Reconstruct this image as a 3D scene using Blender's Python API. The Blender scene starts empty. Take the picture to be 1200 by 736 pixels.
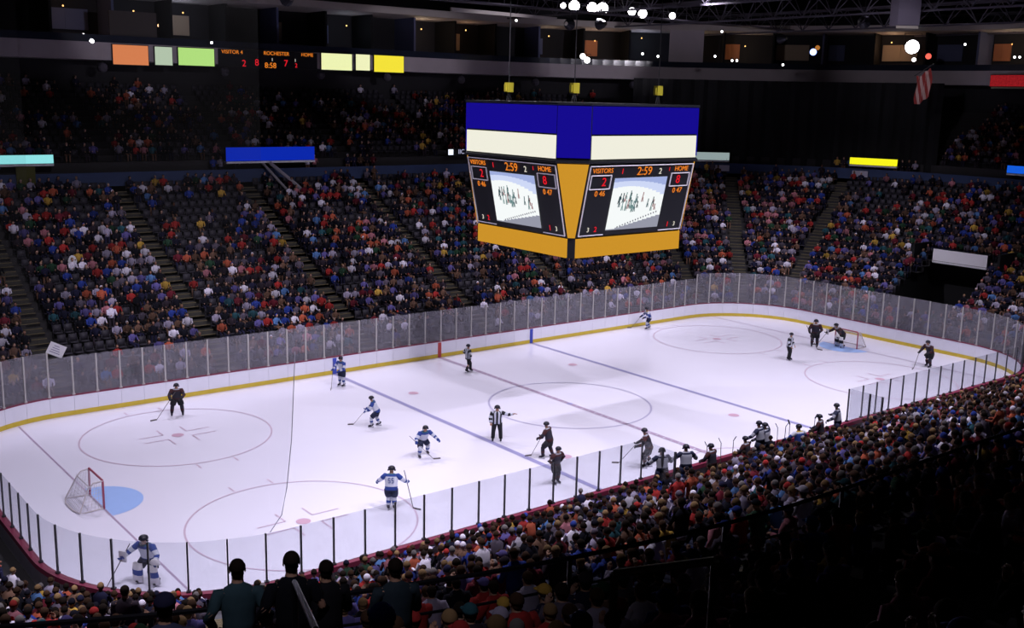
import bpy, bmesh, math, random
import numpy as np
from mathutils import Vector, Matrix
C = bpy.context.scene.collection
SC = bpy.context.scene
PI = math.pi
rnd = random.Random(7)
def lin(r, g, b, k=1.0):
    f = lambda c: (c/255/12.92 if c/255 <= .04045 else ((c/255+.055)/1.055)**2.4)*k
    return (f(r), f(g), f(b))

# ------------------------------------------------------------------ camera, world, light, exposure
CAM = Vector((-38.5525, -43.3261, 16.8547)); YAW, PIT, ROL, FPX = .6691, -.2005, .0230, 1251.131
_f = Vector((math.sin(YAW)*math.cos(PIT), math.cos(YAW)*math.cos(PIT), math.sin(PIT)))
_r = Vector((math.cos(YAW), -math.sin(YAW), 0)); _u = _r.cross(_f)
_r2 = math.cos(ROL)*_r + math.sin(ROL)*_u; _u2 = -math.sin(ROL)*_r + math.cos(ROL)*_u
cd = bpy.data.cameras.new('camera'); cam = bpy.data.objects.new('camera', cd); C.objects.link(cam)
cd.sensor_width = 36; cd.lens = FPX/1200*36; cd.clip_end = 600; cd.clip_start = .2
cam.matrix_world = Matrix(((_r2.x, _u2.x, -_f.x, CAM.x), (_r2.y, _u2.y, -_f.y, CAM.y), (_r2.z, _u2.z, -_f.z, CAM.z), (0, 0, 0, 1)))
SC.camera = cam
w = bpy.data.worlds.new('dark_hall'); SC.world = w; w.use_nodes = True
w.node_tree.nodes['Background'].inputs[0].default_value = (.30, .28, .45, 1)
w.node_tree.nodes['Background'].inputs[1].default_value = .004
SC.view_settings.view_transform = 'Standard'; SC.view_settings.look = 'None'
SC.view_settings.gamma = 1; SC.view_settings.use_curve_mapping = False
SC.view_settings.exposure = 0.0
ICE_W = 8300        # watts of each ice spotlight
STAND_W = 10500      # watts of each floodlight aimed at the stands
LIGHT_COL = (.95, .89, 1.02)

def proj(p):
    d = Vector(p)-CAM; z = d.dot(_f)
    if z < .3: return (-9999, -9999, z)
    return (600+FPX*d.dot(_r2)/z, 368-FPX*d.dot(_u2)/z, z)

# ------------------------------------------------------------------ helpers
MATS = {}
def mat(name, col, rough=.7, emit=0, metal=0, noise=0, nscale=8, spec=.3, bump=0):
    if name in MATS: return MATS[name]
    m = bpy.data.materials.new(name); m.use_nodes = True; MATS[name] = m
    nt = m.node_tree; b = nt.nodes['Principled BSDF']
    b.inputs['Base Color'].default_value = (*col, 1); b.inputs['Roughness'].default_value = rough
    b.inputs['Metallic'].default_value = metal; b.inputs['Specular IOR Level'].default_value = spec
    if emit:
        b.inputs['Emission Color'].default_value = (*col, 1); b.inputs['Emission Strength'].default_value = emit
        b.inputs['Base Color'].default_value = (0, 0, 0, 1); b.inputs['Specular IOR Level'].default_value = 0
    if noise or bump:
        tc = nt.nodes.new('ShaderNodeTexCoord'); n = nt.nodes.new('ShaderNodeTexNoise')
        n.inputs['Scale'].default_value = nscale; n.inputs['Detail'].default_value = 5
        nt.links.new(tc.outputs['Object'], n.inputs['Vector'])
        mr = nt.nodes.new('ShaderNodeMapRange'); mr.inputs['To Min'].default_value = 1-noise; mr.inputs['To Max'].default_value = 1+noise
        nt.links.new(n.outputs['Fac'], mr.inputs['Value'])
        mx = nt.nodes.new('ShaderNodeVectorMath'); mx.operation = 'SCALE'; mx.inputs[0].default_value = col
        nt.links.new(mr.outputs[0], mx.inputs['Scale'])
        nt.links.new(mx.outputs[0], b.inputs['Emission Color' if emit else 'Base Color'])
        if bump:
            bp = nt.nodes.new('ShaderNodeBump'); bp.inputs['Strength'].default_value = bump
            nt.links.new(n.outputs['Fac'], bp.inputs['Height']); nt.links.new(bp.outputs[0], b.inputs['Normal'])
    return m
def attr_mat(name, attr='col', rough=.8, emit=0, objcol=False):
    m = bpy.data.materials.new(name); m.use_nodes = True; MATS[name] = m
    nt = m.node_tree; b = nt.nodes['Principled BSDF']
    if objcol:
        a = nt.nodes.new('ShaderNodeObjectInfo'); out = a.outputs['Color']
    else:
        a = nt.nodes.new('ShaderNodeAttribute'); a.attribute_name = attr; out = a.outputs['Color']
    b.inputs['Roughness'].default_value = rough; b.inputs['Specular IOR Level'].default_value = .15
    if emit:
        nt.links.new(out, b.inputs['Emission Color']); b.inputs['Emission Strength'].default_value = emit
        b.inputs['Base Color'].default_value = (0, 0, 0, 1); b.inputs['Specular IOR Level'].default_value = 0
    else:
        n = nt.nodes.new('ShaderNodeTexNoise'); n.inputs['Scale'].default_value = 9
        tc = nt.nodes.new('ShaderNodeTexCoord'); nt.links.new(tc.outputs['Object'], n.inputs['Vector'])
        mr = nt.nodes.new('ShaderNodeMapRange'); mr.inputs['To Min'].default_value = .75; mr.inputs['To Max'].default_value = 1.2
        nt.links.new(n.outputs['Fac'], mr.inputs['Value'])
        mx = nt.nodes.new('ShaderNodeVectorMath'); mx.operation = 'SCALE'
        nt.links.new(out, mx.inputs[0]); nt.links.new(mr.outputs[0], mx.inputs['Scale'])
        nt.links.new(mx.outputs[0], b.inputs['Base Color'])
    return m
def glass_mat(name, tint, haze, hazecol, gloss=.06):
    m = bpy.data.materials.new(name); m.use_nodes = True; MATS[name] = m
    nt = m.node_tree; nt.nodes.remove(nt.nodes['Principled BSDF']); out = nt.nodes['Material Output']
    t = nt.nodes.new('ShaderNodeBsdfTransparent'); t.inputs[0].default_value = (*tint, 1)
    g = nt.nodes.new('ShaderNodeBsdfGlossy'); g.inputs['Roughness'].default_value = .08
    d = nt.nodes.new('ShaderNodeBsdfDiffuse'); d.inputs[0].default_value = (*hazecol, 1)
    lw_ = nt.nodes.new('ShaderNodeLayerWeight'); lw_.inputs[0].default_value = .5
    pw = nt.nodes.new('ShaderNodeMath'); pw.operation = 'POWER'; pw.inputs[1].default_value = 5; nt.links.new(lw_.outputs['Facing'], pw.inputs[0])
    fr = nt.nodes.new('ShaderNodeMath'); fr.operation = 'MULTIPLY_ADD'; fr.inputs[1].default_value = gloss*4; fr.inputs[2].default_value = gloss*.5; nt.links.new(pw.outputs[0], fr.inputs[0])
    tc = nt.nodes.new('ShaderNodeTexCoord'); n = nt.nodes.new('ShaderNodeTexNoise'); n.inputs['Scale'].default_value = 1.3
    nt.links.new(tc.outputs['Object'], n.inputs['Vector'])
    mr = nt.nodes.new('ShaderNodeMapRange'); mr.inputs['To Min'].default_value = haze*.5; mr.inputs['To Max'].default_value = haze*1.5
    nt.links.new(n.outputs['Fac'], mr.inputs['Value'])
    m1 = nt.nodes.new('ShaderNodeMixShader'); m2 = nt.nodes.new('ShaderNodeMixShader')
    nt.links.new(mr.outputs[0], m1.inputs[0]); nt.links.new(t.outputs[0], m1.inputs[1]); nt.links.new(d.outputs[0], m1.inputs[2])
    nt.links.new(fr.outputs[0], m2.inputs[0]); nt.links.new(m1.outputs[0], m2.inputs[1]); nt.links.new(g.outputs[0], m2.inputs[2])
    nt.links.new(m2.outputs[0], out.inputs[0])
    return m

class MB:
    def __init__(s): s.v = []; s.f = []; s.m = []
    def quad(s, a, b, c, d, mi=0):
        k = len(s.v); s.v += [tuple(a), tuple(b), tuple(c), tuple(d)]; s.f.append((k, k+1, k+2, k+3)); s.m.append(mi); return s
    def box(s, x0, x1, y0, y1, z0, z1, M=None, mi=0):
        p = [Vector((x, y, z)) for z in (z0, z1) for x, y in ((x0, y0), (x1, y0), (x1, y1), (x0, y1))]
        if M is not None: p = [M @ q for q in p]
        k = len(s.v); s.v += [tuple(q) for q in p]
        for f in ((0, 3, 2, 1), (4, 5, 6, 7), (0, 1, 5, 4), (1, 2, 6, 5), (2, 3, 7, 6), (3, 0, 4, 7)):
            s.f.append(tuple(k+i for i in f)); s.m.append(mi)
        return s
    def tube(s, pts, rad, n=8, mi=0, up=(0, 0, 1), cap=True):
        pts = [Vector(p) for p in pts]; N = len(pts); k = len(s.v)
        for i, p in enumerate(pts):
            t = (pts[min(i+1, N-1)]-pts[max(i-1, 0)]).normalized()
            u = Vector(up)
            if abs(t.dot(u)) > .97: u = Vector((1, 0, 0))
            a = t.cross(u).normalized(); b = t.cross(a).normalized()
            r = rad[i] if isinstance(rad, (list, tuple)) else rad
            ra, rb = r if isinstance(r, (list, tuple)) else (r, r)
            for j in range(n):
                th = 2*PI*(j+.5)/n; q = p+a*ra*math.cos(th)+b*rb*math.sin(th); s.v.append(tuple(q))
        for i in range(N-1):
            mm = mi[i] if isinstance(mi, (list, tuple)) else mi
            for j in range(n):
                j2 = (j+1) % n; s.f.append((k+i*n+j, k+i*n+j2, k+(i+1)*n+j2, k+(i+1)*n+j)); s.m.append(mm)
        if cap:
            m0 = mi[0] if isinstance(mi, (list, tuple)) else mi; m1 = mi[-1] if isinstance(mi, (list, tuple)) else mi
            s.f.append(tuple(k+j for j in range(n))[::-1]); s.m.append(m0)
            s.f.append(tuple(k+(N-1)*n+j for j in range(n))); s.m.append(m1)
        return s
    def ball(s, c, r, nu=10, nv=6, mi=0, z0=-1, sc=(1, 1, 1), M=None):
        k = len(s.v); c = Vector(c); t0 = math.asin(z0)
        for i in range(nv+1):
            ph = t0+(PI/2-t0)*i/nv
            for j in range(nu):
                q = Vector((math.cos(ph)*math.cos(2*PI*j/nu)*r*sc[0], math.cos(ph)*math.sin(2*PI*j/nu)*r*sc[1], math.sin(ph)*r*sc[2]))
                if M is not None: q = M @ q
                s.v.append(tuple(c+q))
        for i in range(nv):
            for j in range(nu):
                j2 = (j+1) % nu; s.f.append((k+i*nu+j, k+i*nu+j2, k+(i+1)*nu+j2, k+(i+1)*nu+j)); s.m.append(mi)
        s.f.append(tuple(k+j for j in range(nu))[::-1]); s.m.append(mi)
        return s
    def mesh(s, name, mats, smooth=False):
        me = bpy.data.meshes.new(name); me.from_pydata(s.v, [], s.f)
        for m in (mats if isinstance(mats, (list, tuple)) else [mats]): me.materials.append(m)
        me.polygons.foreach_set('material_index', s.m)
        if smooth: me.polygons.foreach_set('use_smooth', [True]*len(s.f))
        me.update(); return me
    def build(s, name, mats, parent=None, smooth=False, loc=None):
        return link(name, s.mesh(name, mats, smooth), parent, loc)
def link(name, me, parent=None, loc=None, rz=0):
    o = bpy.data.objects.new(name, me); C.objects.link(o)
    if parent: o.parent = parent
    if loc is not None: o.location = loc
    o.rotation_euler.z = rz
    return o
def tag(o, label=None, cat=None, group=None, kind=None):
    if label: o['label'] = label
    if cat: o['category'] = cat
    if group: o['group'] = group
    if kind: o['kind'] = kind
    return o
def empty(name, loc=(0, 0, 0), rz=0, label=None, cat=None, group=None, kind=None):
    o = link(name, None, None, loc, rz); o.empty_display_size = .2
    return tag(o, label, cat, group, kind)
def text_mesh(txt, size, material, parent, M, name='lettering'):
    cu = bpy.data.curves.new('t', 'FONT'); cu.body = txt; cu.size = size; cu.align_x = 'CENTER'; cu.align_y = 'CENTER'; cu.extrude = .008
    t = bpy.data.objects.new('t', cu); C.objects.link(t)
    dg = bpy.context.evaluated_depsgraph_get(); me = bpy.data.meshes.new_from_object(t.evaluated_get(dg))
    bpy.data.objects.remove(t); me.materials.clear(); me.materials.append(material); me.transform(M)
    return link(name, me, parent)
def skin(J, E, root, mats, subd=1):
    me = bpy.data.meshes.new('s'); names = list(J); idx = {n: i for i, n in enumerate(names)}
    me.from_pydata([J[n][0] for n in names], [(idx[a], idx[b]) for a, b in E], [])
    o = bpy.data.objects.new('s', me); C.objects.link(o)
    md = o.modifiers.new('k', 'SKIN')
    if not me.skin_vertices:
        bm = bmesh.new(); bm.from_mesh(me); bm.verts.layers.skin.verify(); bm.to_mesh(me); bm.free()
    sv = me.skin_vertices[0].data
    for n in names:
        r = J[n][1]; sv[idx[n]].radius = r if isinstance(r, tuple) else (r, r); sv[idx[n]].use_root = (n == root)
    sd = o.modifiers.new('s', 'SUBSURF'); sd.levels = subd; sd.render_levels = subd
    dg = bpy.context.evaluated_depsgraph_get(); out = bpy.data.meshes.new_from_object(o.evaluated_get(dg))
    bpy.data.objects.remove(o); out.materials.clear()
    for m in (mats if isinstance(mats, (list, tuple)) else [mats]): out.materials.append(m)
    for p in out.polygons: p.use_smooth = True; p.material_index = 0
    return out

# ------------------------------------------------------------------ bowl geometry
HL, HW = 30.0, 13.0
def contour(d, step=1.2, R=6.5, only=None):
    """offset of the rounded rink outline: list of (x, y, nx, ny)"""
    r = R+d; cx, cy = HL-R, HW-R; out = []
    def seg(a, b, n):
        k = max(1, round((Vector(b)-Vector(a)).length/step))
        for i in range(k):
            p = Vector(a).lerp(Vector(b), i/k); out.append((p.x, p.y, *n))
    def arc(c, a0, a1):
        k = max(3, round(abs(a1-a0)*r/step))
        for i in range(k):
            a = a0+(a1-a0)*i/k; out.append((c[0]+r*math.cos(a), c[1]+r*math.sin(a), math.cos(a), math.sin(a)))
    seg((-cx, cy+r), (cx, cy+r), (0, 1)); arc((cx, cy), PI/2, 0)
    seg((cx+r, cy), (cx+r, -cy), (1, 0)); arc((cx, -cy), 0, -PI/2)
    seg((cx, -cy-r), (-cx, -cy-r), (0, -1)); arc((-cx, -cy), -PI/2, -PI)
    seg((-cx-r, -cy), (-cx-r, cy), (-1, 0)); arc((-cx, cy), PI, PI/2)
    return out
def slope(y):
    t = min(1, max(0, (y+12)/12)); t = t*t*(3-2*t); return .44+.06*t
def row_z(d, y):
    return .6+slope(y)*(d-1.2)+(1.2 if d > 20.3 and y > -9 else 0)
AIS_X = (-23.3, -13.9, -4.3, 5.3, 14.8); AIS_A = (22, 45, 68); AIS_W = .62
def in_aisle(x, y, d, w=AIS_W):
    cx, cy = HL-6.5, HW-6.5; ax, ay = abs(x)-cx, abs(y)-cy
    if ax <= .3: return min(abs(x-a) for a in AIS_X) < w
    if ay > 0:
        r = math.hypot(ax, ay); a = math.atan2(ay, ax)
        return min(abs(a-math.radians(q))*r for q in AIS_A) < w
    return x < 0 and abs(y) < w
TUN = (-3.4, 2.4, 3.6, 10.6)     # tunnel through the right end stand: y0, y1, d0, d1
def in_tunnel(x, y, d): return x > 25 and TUN[0] < y < TUN[1] and TUN[2] < d+.4 < TUN[3]+.4

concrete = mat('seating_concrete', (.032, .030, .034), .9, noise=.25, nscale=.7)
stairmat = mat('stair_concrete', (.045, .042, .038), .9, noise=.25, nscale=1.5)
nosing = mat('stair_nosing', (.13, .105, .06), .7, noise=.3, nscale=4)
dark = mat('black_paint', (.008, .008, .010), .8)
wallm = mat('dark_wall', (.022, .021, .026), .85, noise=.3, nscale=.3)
ledgem = mat('blue_ledge', (.03, .05, .13), .7, noise=.3, nscale=.5)
fascm = mat('grey_fascia', (.46, .40, .44), .7, noise=.12, nscale=.6)
white_p = mat('white_board', (.76, .76, .86), .35, noise=.04, nscale=2, spec=.5)
steel = mat('brushed_steel', (.45, .43, .42), .5, metal=.2)
darksteel = mat('dark_steel', (.06, .06, .07), .4, metal=.5)

# ---- floor, outer shell
icem = mat('ice', (.78, .765, .90), .22, noise=.035, nscale=.25, spec=.5)
mb = MB(); ic = contour(0, 1.0, 6.3)
k0 = len(mb.v); mb.v += [(x, y, 0) for x, y, _, _ in ic]; mb.f.append(tuple(range(len(ic)))[::-1]); mb.m.append(0)
ice = mb.build('floor', icem); tag(ice, 'white ice sheet of the hockey rink', None, None, 'structure')
mb = MB(); a_, b_ = contour(.25, 1.2), contour(1.3, 1.2)
slab = MB().box(-95, 95, -85, 85, -1.0, -.12).build('floor', concrete); tag(slab, 'dark concrete slab under the stands', None, None, 'structure')
for nm, bx in (('wall_far', (-95, 95, 62, 63)), ('wall_near', (-95, 95, -63, -62)), ('wall_left', (-96, -95, -62, 62)), ('wall_right', (82, 83, -62, 62))):
    tag(MB().box(*bx, -.1, 34).build(nm, wallm), None, None, None, 'structure')
tag(MB().box(-96, 96, -63, 63, 34, 34.5).build('ceiling', wallm), 'dark roof deck over the arena', None, None, 'structure')

def ring(mb, d0, d1, z0f, z1f, lo=None, mi=0, skip=None, step=1.5, off=0, R=6.5):
    A, B = contour(d0, step, R), contour(d1, step, R)
    n = max(len(A), len(B))
    # resample both by the finer one so quads match
    A, B = resample(d0, n, R), resample(d1, n, R)
    for i in range(n):
        j = (i+1) % n
        a, b, c, d = A[i], A[j], B[j], B[i]
        if lo and not (lo(a[0], a[1]) or lo(b[0], b[1])): continue
        if skip and skip((a[0]+b[0])/2, (a[1]+b[1])/2): continue
        mb.quad((a[0], a[1], z0f(a[1])), (b[0], b[1], z0f(b[1])), (c[0], c[1], z1f(c[1])), (d[0], d[1], z1f(d[1])), mi)
SEGN = {}
def resample(d, n, R=6.5):
    """n points with the same share on every side, so offsets match up"""
    cx, cy = HL-R, HW-R; r = R+d; out = []
    L = [(2*cx), 24, 2*cy, 24, 2*cx, 24, 2*cy, 24]; tot = sum(L); ks = [max(4, round(n*l/tot)) for l in L]
    ks[0] += n-sum(ks)
    def lin_(a, b, nn, k): return [(a[0]+(b[0]-a[0])*i/k, a[1]+(b[1]-a[1])*i/k, *nn) for i in range(k)]
    def arc_(c, a0, a1, k): return [(c[0]+r*math.cos(a0+(a1-a0)*i/k), c[1]+r*math.sin(a0+(a1-a0)*i/k), math.cos(a0+(a1-a0)*i/k), math.sin(a0+(a1-a0)*i/k)) for i in range(k)]
    out += lin_((-cx, cy+r), (cx, cy+r), (0, 1), ks[0]) + arc_((cx, cy), PI/2, 0, ks[1])
    out += lin_((cx+r, cy), (cx+r, -cy), (1, 0), ks[2]) + arc_((cx, -cy), 0, -PI/2, ks[3])
    out += lin_((cx, -cy-r), (-cx, -cy-r), (0, -1), ks[4]) + arc_((-cx, -cy), -PI/2, -PI, ks[5])
    out += lin_((-cx-r, -cy), (-cx-r, cy), (-1, 0), ks[6]) + arc_((-cx, cy), PI, PI/2, ks[7])
    return out
# ---- seating steps (concrete rows), one piece per row
TR = .85
bowl = empty('seating_bowl', (0, 0, 0), 0, 'stepped dark concrete seating bowl around the rink', None, None, 'structure')
LOW = [1.2+TR*i for i in range(22)]            # 1.2 .. 19.05 -> ledge at 19.9
UP = [21.0+TR*i for i in range(12)]
NEAR_UP = [19.9+TR*i for i in range(22)]
tun = lambda d: (lambda x, y: x > 25 and TUN[0]-.4 < y < TUN[1]+.4 and TUN[2] <= d+.1 <= TUN[3])
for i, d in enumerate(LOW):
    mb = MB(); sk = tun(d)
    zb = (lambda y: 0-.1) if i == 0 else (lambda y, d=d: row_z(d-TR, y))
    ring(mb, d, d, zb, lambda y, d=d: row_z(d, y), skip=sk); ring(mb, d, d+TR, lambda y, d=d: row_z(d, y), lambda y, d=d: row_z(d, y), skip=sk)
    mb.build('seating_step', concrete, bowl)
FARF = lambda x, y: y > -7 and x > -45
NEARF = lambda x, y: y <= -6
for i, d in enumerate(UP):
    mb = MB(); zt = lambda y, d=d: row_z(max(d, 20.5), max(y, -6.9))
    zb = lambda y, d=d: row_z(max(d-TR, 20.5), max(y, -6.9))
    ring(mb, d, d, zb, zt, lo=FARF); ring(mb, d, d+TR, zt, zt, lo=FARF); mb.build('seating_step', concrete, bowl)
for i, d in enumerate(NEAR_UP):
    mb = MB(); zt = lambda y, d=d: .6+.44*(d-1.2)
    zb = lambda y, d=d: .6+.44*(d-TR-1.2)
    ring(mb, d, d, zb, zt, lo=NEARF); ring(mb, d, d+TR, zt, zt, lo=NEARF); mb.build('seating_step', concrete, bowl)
# gap floor between boards and first row
mb = MB(); ring(mb, .1, 1.2, lambda y: .02, lambda y: .02); mb.build('walkway', concrete, bowl)
# ledge between lower and upper stand
mb = MB(); zl = lambda y: row_z(20.2, y)
ring(mb, 19.9, 20.05, zl, lambda y: zl(y)+.95, lo=FARF, mi=1); ring(mb, 20.05, 20.25, lambda y: zl(y)+.95, lambda y: zl(y)+.95, lo=FARF, mi=1)
ring(mb, 20.25, 21.0, lambda y: zl(y)+.5, lambda y: zl(y)+.5, lo=FARF); ring(mb, 21.0, 21.0, lambda y: zl(y)+.5, lambda y: row_z(20.5, y), lo=FARF)
lw = mb.build('ledge_wall', [concrete, ledgem], bowl); lw['label'] = 'blue-grey ledge wall between lower and upper stand'
# wall behind upper stand up to the balcony
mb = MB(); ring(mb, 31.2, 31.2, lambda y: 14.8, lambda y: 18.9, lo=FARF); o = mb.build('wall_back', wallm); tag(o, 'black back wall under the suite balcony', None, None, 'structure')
# black curtain standing in for shade over the unlit corner of the upper stand
mb = MB(); base = [p for p in resample(21.0, 900) if p[0] > 20 and p[1] > -9]
pts = [p for p in base if (p[1] > 6.5 and math.atan2(p[1]-6.5, p[0]-23.5) < math.radians(66)) or p[1] <= 6.5]
pts = [p for p in pts if p[1] > 9.0]
prev = None
for i, p in enumerate(pts):
    a = .18*math.sin(i*1.9); q = (p[0]+p[2]*a, p[1]+p[3]*a)
    if prev: mb.quad((*prev, 10.9), (*q, 10.9), (*q, 18.9), (*prev, 18.9))
    prev = q
tag(mb.build('stand_shade_sheet', dark), 'long black sheet standing in for shade behind the blue ledge at the right corner', 'shade_sheet')

# ---- aisle stairs
def stair(name, ax=None, ang=None, sx=1, sy=1, dmax=19.9, d0=1.2, upper=False):
    st = empty(name, (0, 0, 0), 0, None, None, None, 'structure')
    me = {}
    n = int((dmax-d0)/(TR/2))
    for i in range(n):
        d = d0+TR/2*i; top_d = d0+TR*math.ceil((i+1)/2) if False else None
        if ang is None: x, y, nx, ny = ax, sy*(HW+d), 0, sy
        else:
            a = math.radians(ang); cx, cy = HL-6.5, HW-6.5; r = 6.5+d
            x, y, nx, ny = sx*(cx+r*math.cos(a)), sy*(cy+r*math.sin(a)), sx*math.cos(a), sy*math.sin(a)
        zr = row_z(d0+TR*(i//2), y) if not upper else .6+.44*(d0+TR*(i//2)-1.2)
        z = zr + (.02 if i % 2 == 0 else .21)
        if 'm' not in me:
            me['m'] = MB().box(0, TR/2+.03, -.58, .58, -.2, 0).box(-.01, .04, -.56, .56, -.03, .012, mi=1).mesh('stair_step', [stairmat, nosing])
        o = link('stair_step', me['m'], st, (x, y, z), math.atan2(ny, nx))
    return st
for ax in AIS_X: stair('aisle_stairs', ax=ax, sy=1)
for an in AIS_A: stair('aisle_stairs', ang=an, sx=1, sy=1)
for an in (68, 45, 22): stair('aisle_stairs', ang=an, sx=-1, sy=-1, dmax=33, upper=True)
for ax in AIS_X: stair('aisle_stairs', ax=ax, sy=-1, dmax=30, upper=True)

# ---- tunnel at the right end
mb = MB(); X0, X1 = HL+TUN[2]-.1, HL+TUN[3]+.9; y0, y1 = TUN[0]-.5, TUN[1]+.5
zt = row_z(TUN[3], 0)+.9
mb.box(X0, X1, y0-.2, y0, 0, 1.9); mb.box(X0+2.4, X1, y0-.2, y0, 1.9, 3.4); mb.box(X0+5, X1, y0-.2, y0, 3.4, zt)
mb.box(X0, X1, y1, y1+.2, 0, 1.9); mb.box(X0+2.4, X1, y1, y1+.2, 1.9, 3.4); mb.box(X0+5, X1, y1, y1+.2, 3.4, zt)
mb.box(X1, X1+.2, y0-.2, y1+.2, 0, zt)
tn = mb.build('wall_tunnel', dark); tag(tn, 'black tunnel opening cut into the end stand under the white sign', None, None, 'structure')

# ------------------------------------------------------------------ ice markings (flat paint on the ice)
def disc(mb, x, y, r0, r1, z, n=48, a0=0, a1=2*PI, mi=0):
    for i in range(n):
        a, b = a0+(a1-a0)*i/n, a0+(a1-a0)*(i+1)/n
        if r0 <= 0: k = len(mb.v); mb.v += [(x, y, z), (x+r1*math.cos(a), y+r1*math.sin(a), z), (x+r1*math.cos(b), y+r1*math.sin(b), z)]; mb.f.append((k, k+1, k+2)); mb.m.append(mi)
        else: mb.quad((x+r0*math.cos(a), y+r0*math.sin(a), z), (x+r1*math.cos(a), y+r1*math.sin(a), z), (x+r1*math.cos(b), y+r1*math.sin(b), z), (x+r0*math.cos(b), y+r0*math.sin(b), z), mi)
def rect(mb, x0, x1, y0, y1, z, mi=0): mb.quad((x0, y0, z), (x1, y0, z), (x1, y1, z), (x0, y1, z), mi)
blue_l = mat('blue_ice_paint', (.32, .31, .54), .3, noise=.1, nscale=3); red_l = mat('red_ice_paint', (.42, .32, .46), .3, noise=.15, nscale=3)
faint_r = mat('faint_red_ice_paint', (.56, .44, .56), .3, noise=.1, nscale=3); crease_m = mat('crease_blue_paint', (.34, .50, .88), .3, noise=.06, nscale=3)
dot_m = mat('faceoff_dot_paint', (.56, .36, .48), .3)
Z = .012
for x, lb in ((-7.75, 'left'), (7.75, 'right')):
    m = MB(); rect(m, x-.15, x+.15, -12.98, 12.98, Z); m.build('blue_line', blue_l, ice)
m = MB(); y = -12.98
while y < 12.9: rect(m, -.15, .15, y, min(y+.42, 12.98), Z); rect(m, -.15, -.09, y+.42, y+.52, Z); rect(m, .09, .15, y+.42, y+.52, Z); y += .52
m.build('centre_line', red_l, ice)
for sx in (-1, 1):
    m = MB(); rect(m, sx*26-.04, sx*26+.04, -12.4, 12.4, Z); m.build('goal_line', red_l, ice)
    m = MB(); c = sx*26
    disc(m, c, 0, 0, 1.83, .008, 24, PI/2 if sx > 0 else -PI/2, PI*1.5 if sx > 0 else PI/2); m.build('goal_crease', crease_m, ice)
    for sy in (-1, 1):
        m = MB(); disc(m, sx*20.0, sy*6.7, 4.52, 4.60, Z, 72); m.build('faceoff_circle', faint_r, ice)
        m = MB(); disc(m, sx*20.0, sy*6.7, 0, .30, Z, 24); m.build('faceoff_dot', dot_m, ice)
        m = MB()
        for hx in (-1, 1):
            for hy in (-1, 1):
                X, Y = sx*20.0+hx*.6, sy*6.7+hy*.4
                rect(m, min(X, X+hx*1.2), max(X, X+hx*1.2), Y-.04, Y+.04, Z); rect(m, X-.04, X+.04, min(Y, Y+hy*.9), max(Y, Y+hy*.9), Z)
                rect(m, sx*20+hx*.9-.04, sx*20+hx*.9+.04, sy*6.7+hy*4.6-.0 if hy > 0 else sy*6.7-5.2, sy*6.7+5.2 if hy > 0 else sy*6.7-4.6, Z)
        m.build('hash_marks', faint_r, ice)
        m = MB(); disc(m, sx*6.1, sy*6.7, 0, .30, Z, 24); m.build('faceoff_dot', dot_m, ice)
m = MB(); disc(m, 0, 0, 4.50, 4.61, Z, 72); m.build('faceoff_circle', mat('centre_circle_paint', (.44, .42, .60), .3), ice)
m = MB(); disc(m, 0, 0, 0, .18, Z+.002, 20); m.build('faceoff_dot', blue_l, ice)
m = MB(); disc(m, 0, -12.9, 2.96, 3.04, Z, 24, 0, PI); m.build('referee_crease', faint_r, ice)

# ------------------------------------------------------------------ boards, glass, stanchions
glass_n = glass_mat('rink_glass', (.90, .91, .93), .055, (.75, .72, .78))
glass_f = glass_mat('rink_glass_far', (.82, .82, .86), .12, (.62, .60, .68))
kick = mat('yellow_kickplate', (.62, .46, .05), .4, noise=.1, nscale=2)
cap_m = mat('maroon_cap_rail', (.19, .025, .06), .5); under = mat('board_shadow_gap', (.25, .16, .25), .6)
blue_m = mat('blue_marker', (.05, .08, .45), .5); redmk = mat('red_marker', (.45, .06, .06), .5)
boards = empty('dasher_boards', (0, 0, 0), 0, 'white rink boards with yellow kick strip and maroon cap rail', 'boards')
RB = 6.3
peri = []   # arc-length parametrisation of the board line
pp = contour(0, .2, RB); pp.append(pp[0])
cum = [0]
for a, b in zip(pp, pp[1:]): cum.append(cum[-1]+math.hypot(b[0]-a[0], b[1]-a[1]))
TOT = cum[-1]
def at_s(s):
    s %= TOT; lo, hi = 0, len(cum)-1
    while hi-lo > 1:
        mid = (lo+hi)//2
        if cum[mid] <= s: lo = mid
        else: hi = mid
    t = (s-cum[lo])/max(1e-9, cum[hi]-cum[lo]); a, b = pp[lo], pp[hi]
    n = Vector((a[2]*(1-t)+b[2]*t, a[3]*(1-t)+b[3]*t)).normalized()
    return a[0]*(1-t)+b[0]*t, a[1]*(1-t)+b[1]*t, n.x, n.y
NP = round(TOT/1.22); ds = TOT/NP
# phase so that a post falls at x=-23.08 on the far side
s_first = (-23.08-(-(HL-RB)))
def sweep(mb, s0, s1, prof, mi, k=3):
    """prof: list of (offset, z) closed loop"""
    L = [at_s(s0+(s1-s0)*i/k) for i in range(k+1)]; n = len(prof); b = len(mb.v)
    for x, y, nx, ny in L:
        for o_, z in prof: mb.v.append((x+nx*o_, y+ny*o_, z))
    for i in range(k):
        for j in range(n):
            j2 = (j+1) % n; mb.f.append((b+i*n+j, b+i*n+j2, b+(i+1)*n+j2, b+(i+1)*n+j)); mb.m.append(mi[j] if isinstance(mi, list) else mi)
    mb.f.append(tuple(b+j for j in range(n))[::-1]); mb.m.append(0); mb.f.append(tuple(b+k*n+j for j in range(n))); mb.m.append(0)
def bench_gap(x, y): return y < -12.5 and -7.3 < x < 7.2
post_mesh_n = MB().box(-.028, .028, -.03, .03, 0, 1.72).box(-.07, .07, -.06, .06, 0, .07).mesh('stanchion', darksteel)
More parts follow.
